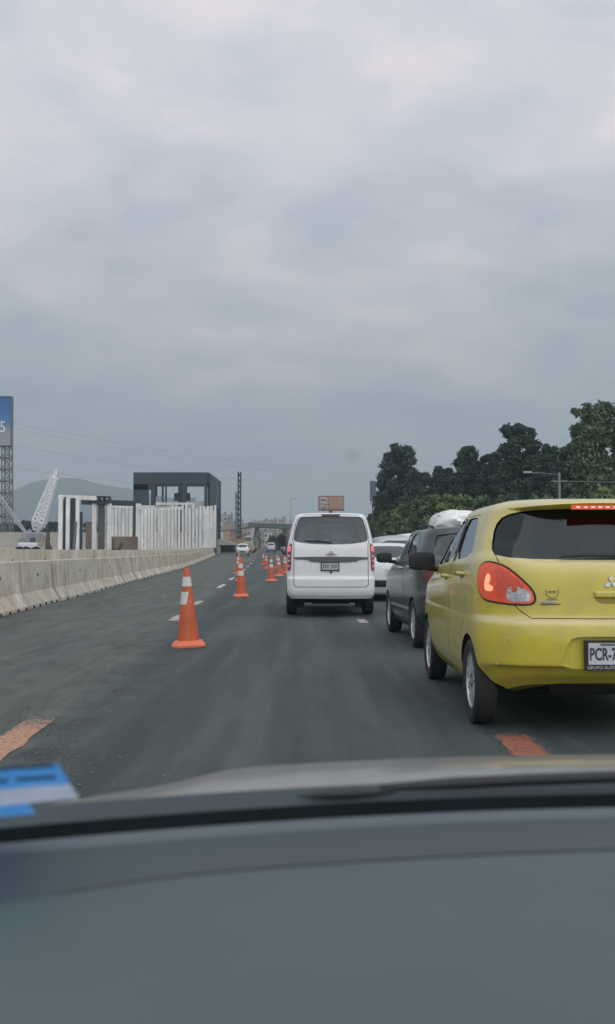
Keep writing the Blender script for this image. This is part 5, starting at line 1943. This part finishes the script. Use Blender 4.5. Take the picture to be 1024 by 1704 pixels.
rows = []
for x in xs_:
    u = abs(x - .45)
    z0 = hz(x)
    yb = e0(x) + .100
    rows.append([(x, yb - .004, z0 - .02), (x, yb, z0 - .003), (x, yb + .02, z0), (x, yb + .06, z0), (x, yb + .12, z0 - .006), (x, yb + .35, z0 - .045), (x, yb + .6, z0 - .12 - .02 * (u / .8) ** 2), (x, yb + .85 - .15 * u, z0 - .22 - .03 * u), (x, yb + 1.0 - .3 * u * u, z0 - .36), (x, yb + 1.05 - .35 * u * u, z0 - .6)])
own(MB().grid(rows), 'bonnet', BEI)
# wiper blade and arm
wp = MB()
pts = []
for t in np.linspace(0, 1, 14):
    x = .075 + 1.0 * t
    pts.append((x, e0(x) + .062 - .004 * t, .978 + .006 * math.sin(math.pi * t)))
wp.tube(pts, [.004] + [.0065] * 12 + [.004], 8)
own(wp, 'wiper_blade', DARK)
own(MB().tube([(.0 + t * .10 - .01, e0(t * .1) + .058, .974) for t in np.linspace(0, 1, 6)], [.001, .004, .005, .005, .004, .002], 8), 'wiper_arm_end', DARK)
# the pane itself and the speck on it
PANE = bpy.data.materials.new('clear_windscreen_glass')
PANE.use_nodes = True
t = PANE.node_tree
t.nodes.clear()
tb_ = t.nodes.new('ShaderNodeBsdfTransparent')
tb_.inputs[0].default_value = (1, 1, 1, 1)
oo = t.nodes.new('ShaderNodeOutputMaterial')
t.links.new(tb_.outputs[0], oo.inputs['Surface'])
rows = []
for x in xs_:
    rows.append([(x, e0(x) + .030 - s_ * .62, .969 + s_ * .62 * .62) for s_ in np.linspace(0, 1, 10)])
own(MB().grid(rows), 'windscreen', PANE)


def speck_mat():
    m = bpy.data.materials.new('dried_dirt_spot')
    m.use_nodes = True
    t = m.node_tree
    t.nodes.clear()
    co = t.nodes.new('ShaderNodeTexCoord')
    ln = t.nodes.new('ShaderNodeVectorMath'); ln.operation = 'LENGTH'
    t.links.new(co.outputs['Object'], ln.inputs[0])
    f_ = math_n(t, 'MULTIPLY', math_n(t, 'SUBTRACT', 1.0, math_n(t, 'DIVIDE', ln.outputs['Value'], .0036), None, True), .30)
    a_ = t.nodes.new('ShaderNodeBsdfTransparent')
    b_ = t.nodes.new('ShaderNodeBsdfDiffuse')
    b_.inputs[0].default_value = (.05, .05, .06, 1)
    mx = t.nodes.new('ShaderNodeMixShader')
    t.links.new(f_, mx.inputs[0]); t.links.new(a_.outputs[0], mx.inputs[1]); t.links.new(b_.outputs[0], mx.inputs[2])
    o_ = t.nodes.new('ShaderNodeOutputMaterial')
    t.links.new(mx.outputs[0], o_.inputs['Surface'])
    return m


def on_pane(px_, py_):
    """where the sight line through a point of the glass meets the pane"""
    s_ = .0
    rx, rz = (px_ - 512) / F, (918 - py_) / F
    best = None
    for k in range(400):
        s_ = k / 400
        for_y = e0(rx * .9) + .030 - s_ * .62
        z = .969 + s_ * .62 * .62
        if abs((z - 1.22) - rz * for_y) < .002:
            return Vector((rx * for_y, for_y, z))
    return Vector((rx * .8, .8, 1.22 + rz * .8))


q = on_pane(587, 745)
so_ = MB().lathe([(.0004, 0), (.0036, 0)], 20, 'y').build('dirt_spot', speck_mat(), cc)
so_.matrix_parent_inverse = Matrix.Translation(-cc.location)
so_.location = q + Vector((0, -.004, -.002))
so_.rotation_euler = (R(-50), 0, 0)

# blue sticker on the lower corner of the glass
stk = empty('windscreen_sticker', (-.25, .88, 1.0), 0, 'blue and white sticker on the lower left corner of the windscreen', 'sticker')


def stick(x0, x1, z0, z1, off, m, name):
    """flat label following the slope of the glass; x, z as seen from the seat"""
    y_ = lambda x, z: e0(x) + .030 - (z - .969) / .62
    pts = [(x0, y_(x0, z0) - off, z0), (x1, y_(x1, z0) - off, z0), (x1, y_(x1, z1) - off, z1), (x0, y_(x0, z1) - off, z1)]
    o = MB().add(pts, [(0, 1, 2, 3)]).build(name, m, stk, fix=False)
    o.matrix_parent_inverse = Matrix.Translation(-stk.location)




def film(name, col):
    """thin printed film that daylight shines through"""
    m = bpy.data.materials.new(name)
    m.use_nodes = True
    t = m.node_tree
    b = t.nodes['Principled BSDF']
    b.inputs['Base Color'].default_value = (*col, 1)
    n = t.nodes.new('ShaderNodeTexNoise')
    n.inputs['Scale'].default_value = 30
    co = t.nodes.new('ShaderNodeTexCoord')
    t.links.new(co.outputs['Object'], n.inputs['Vector'])
    r_ = ramp(t, [(.3, tuple(c * .85 for c in col)), (.7, col)])
    t.links.new(n.outputs[0], r_.inputs[0])
    t.links.new(r_.outputs[0], b.inputs['Base Color'])
    tl_ = t.nodes.new('ShaderNodeBsdfTranslucent')
    t.links.new(r_.outputs[0], tl_.inputs[0])
    mx = t.nodes.new('ShaderNodeMixShader')
    mx.inputs[0].default_value = .6
    t.links.new(b.outputs[0], mx.inputs[1]); t.links.new(tl_.outputs[0], mx.inputs[2])
    t.links.new(mx.outputs[0], t.nodes['Material Output'].inputs['Surface'])
    return m


BLU = film('sticker_blue', (.12, .42, .90))
stick(-.42, -.196, 1.028, 1.053, .003, BLU, 'blue_field')
stick(-.42, -.196, .009 + .999, 1.028, .003, film('sticker_white', (.60, .66, .80)), 'white_field')
stick(-.42, -.236, .992, 1.008, .003, BLU, 'lower_blue_field')
for a_, b_ in ((-.40, -.345), (-.33, -.27), (-.262, -.238), (-.232, -.203)):
    stick(a_, b_, 1.0365, 1.0405, .0045, mat('sticker_dark', (.03, .09, .20), .6), 'dark_print')
stick(-.42, -.200, 1.0505, 1.0535, .0045, mat('sticker_dark', (.03, .09, .20), .6), 'dark_edge')

# ================================================================== HAZE
hz_m = bpy.data.materials.new('haze_air')
hz_m.use_nodes = True
t = hz_m.node_tree
t.nodes.clear()
pv = t.nodes.new('ShaderNodeVolumePrincipled')
pv.inputs['Color'].default_value = (.78, .92, 1.0, 1)
pv.inputs['Density'].default_value = .00055
oo = t.nodes.new('ShaderNodeOutputMaterial')
t.links.new(pv.outputs[0], oo.inputs['Volume'])
hb = MB().box((0, 1400, 115), (3200, 3200, 260)).build('haze', hz_m)
tag(hb, kind='stuff')
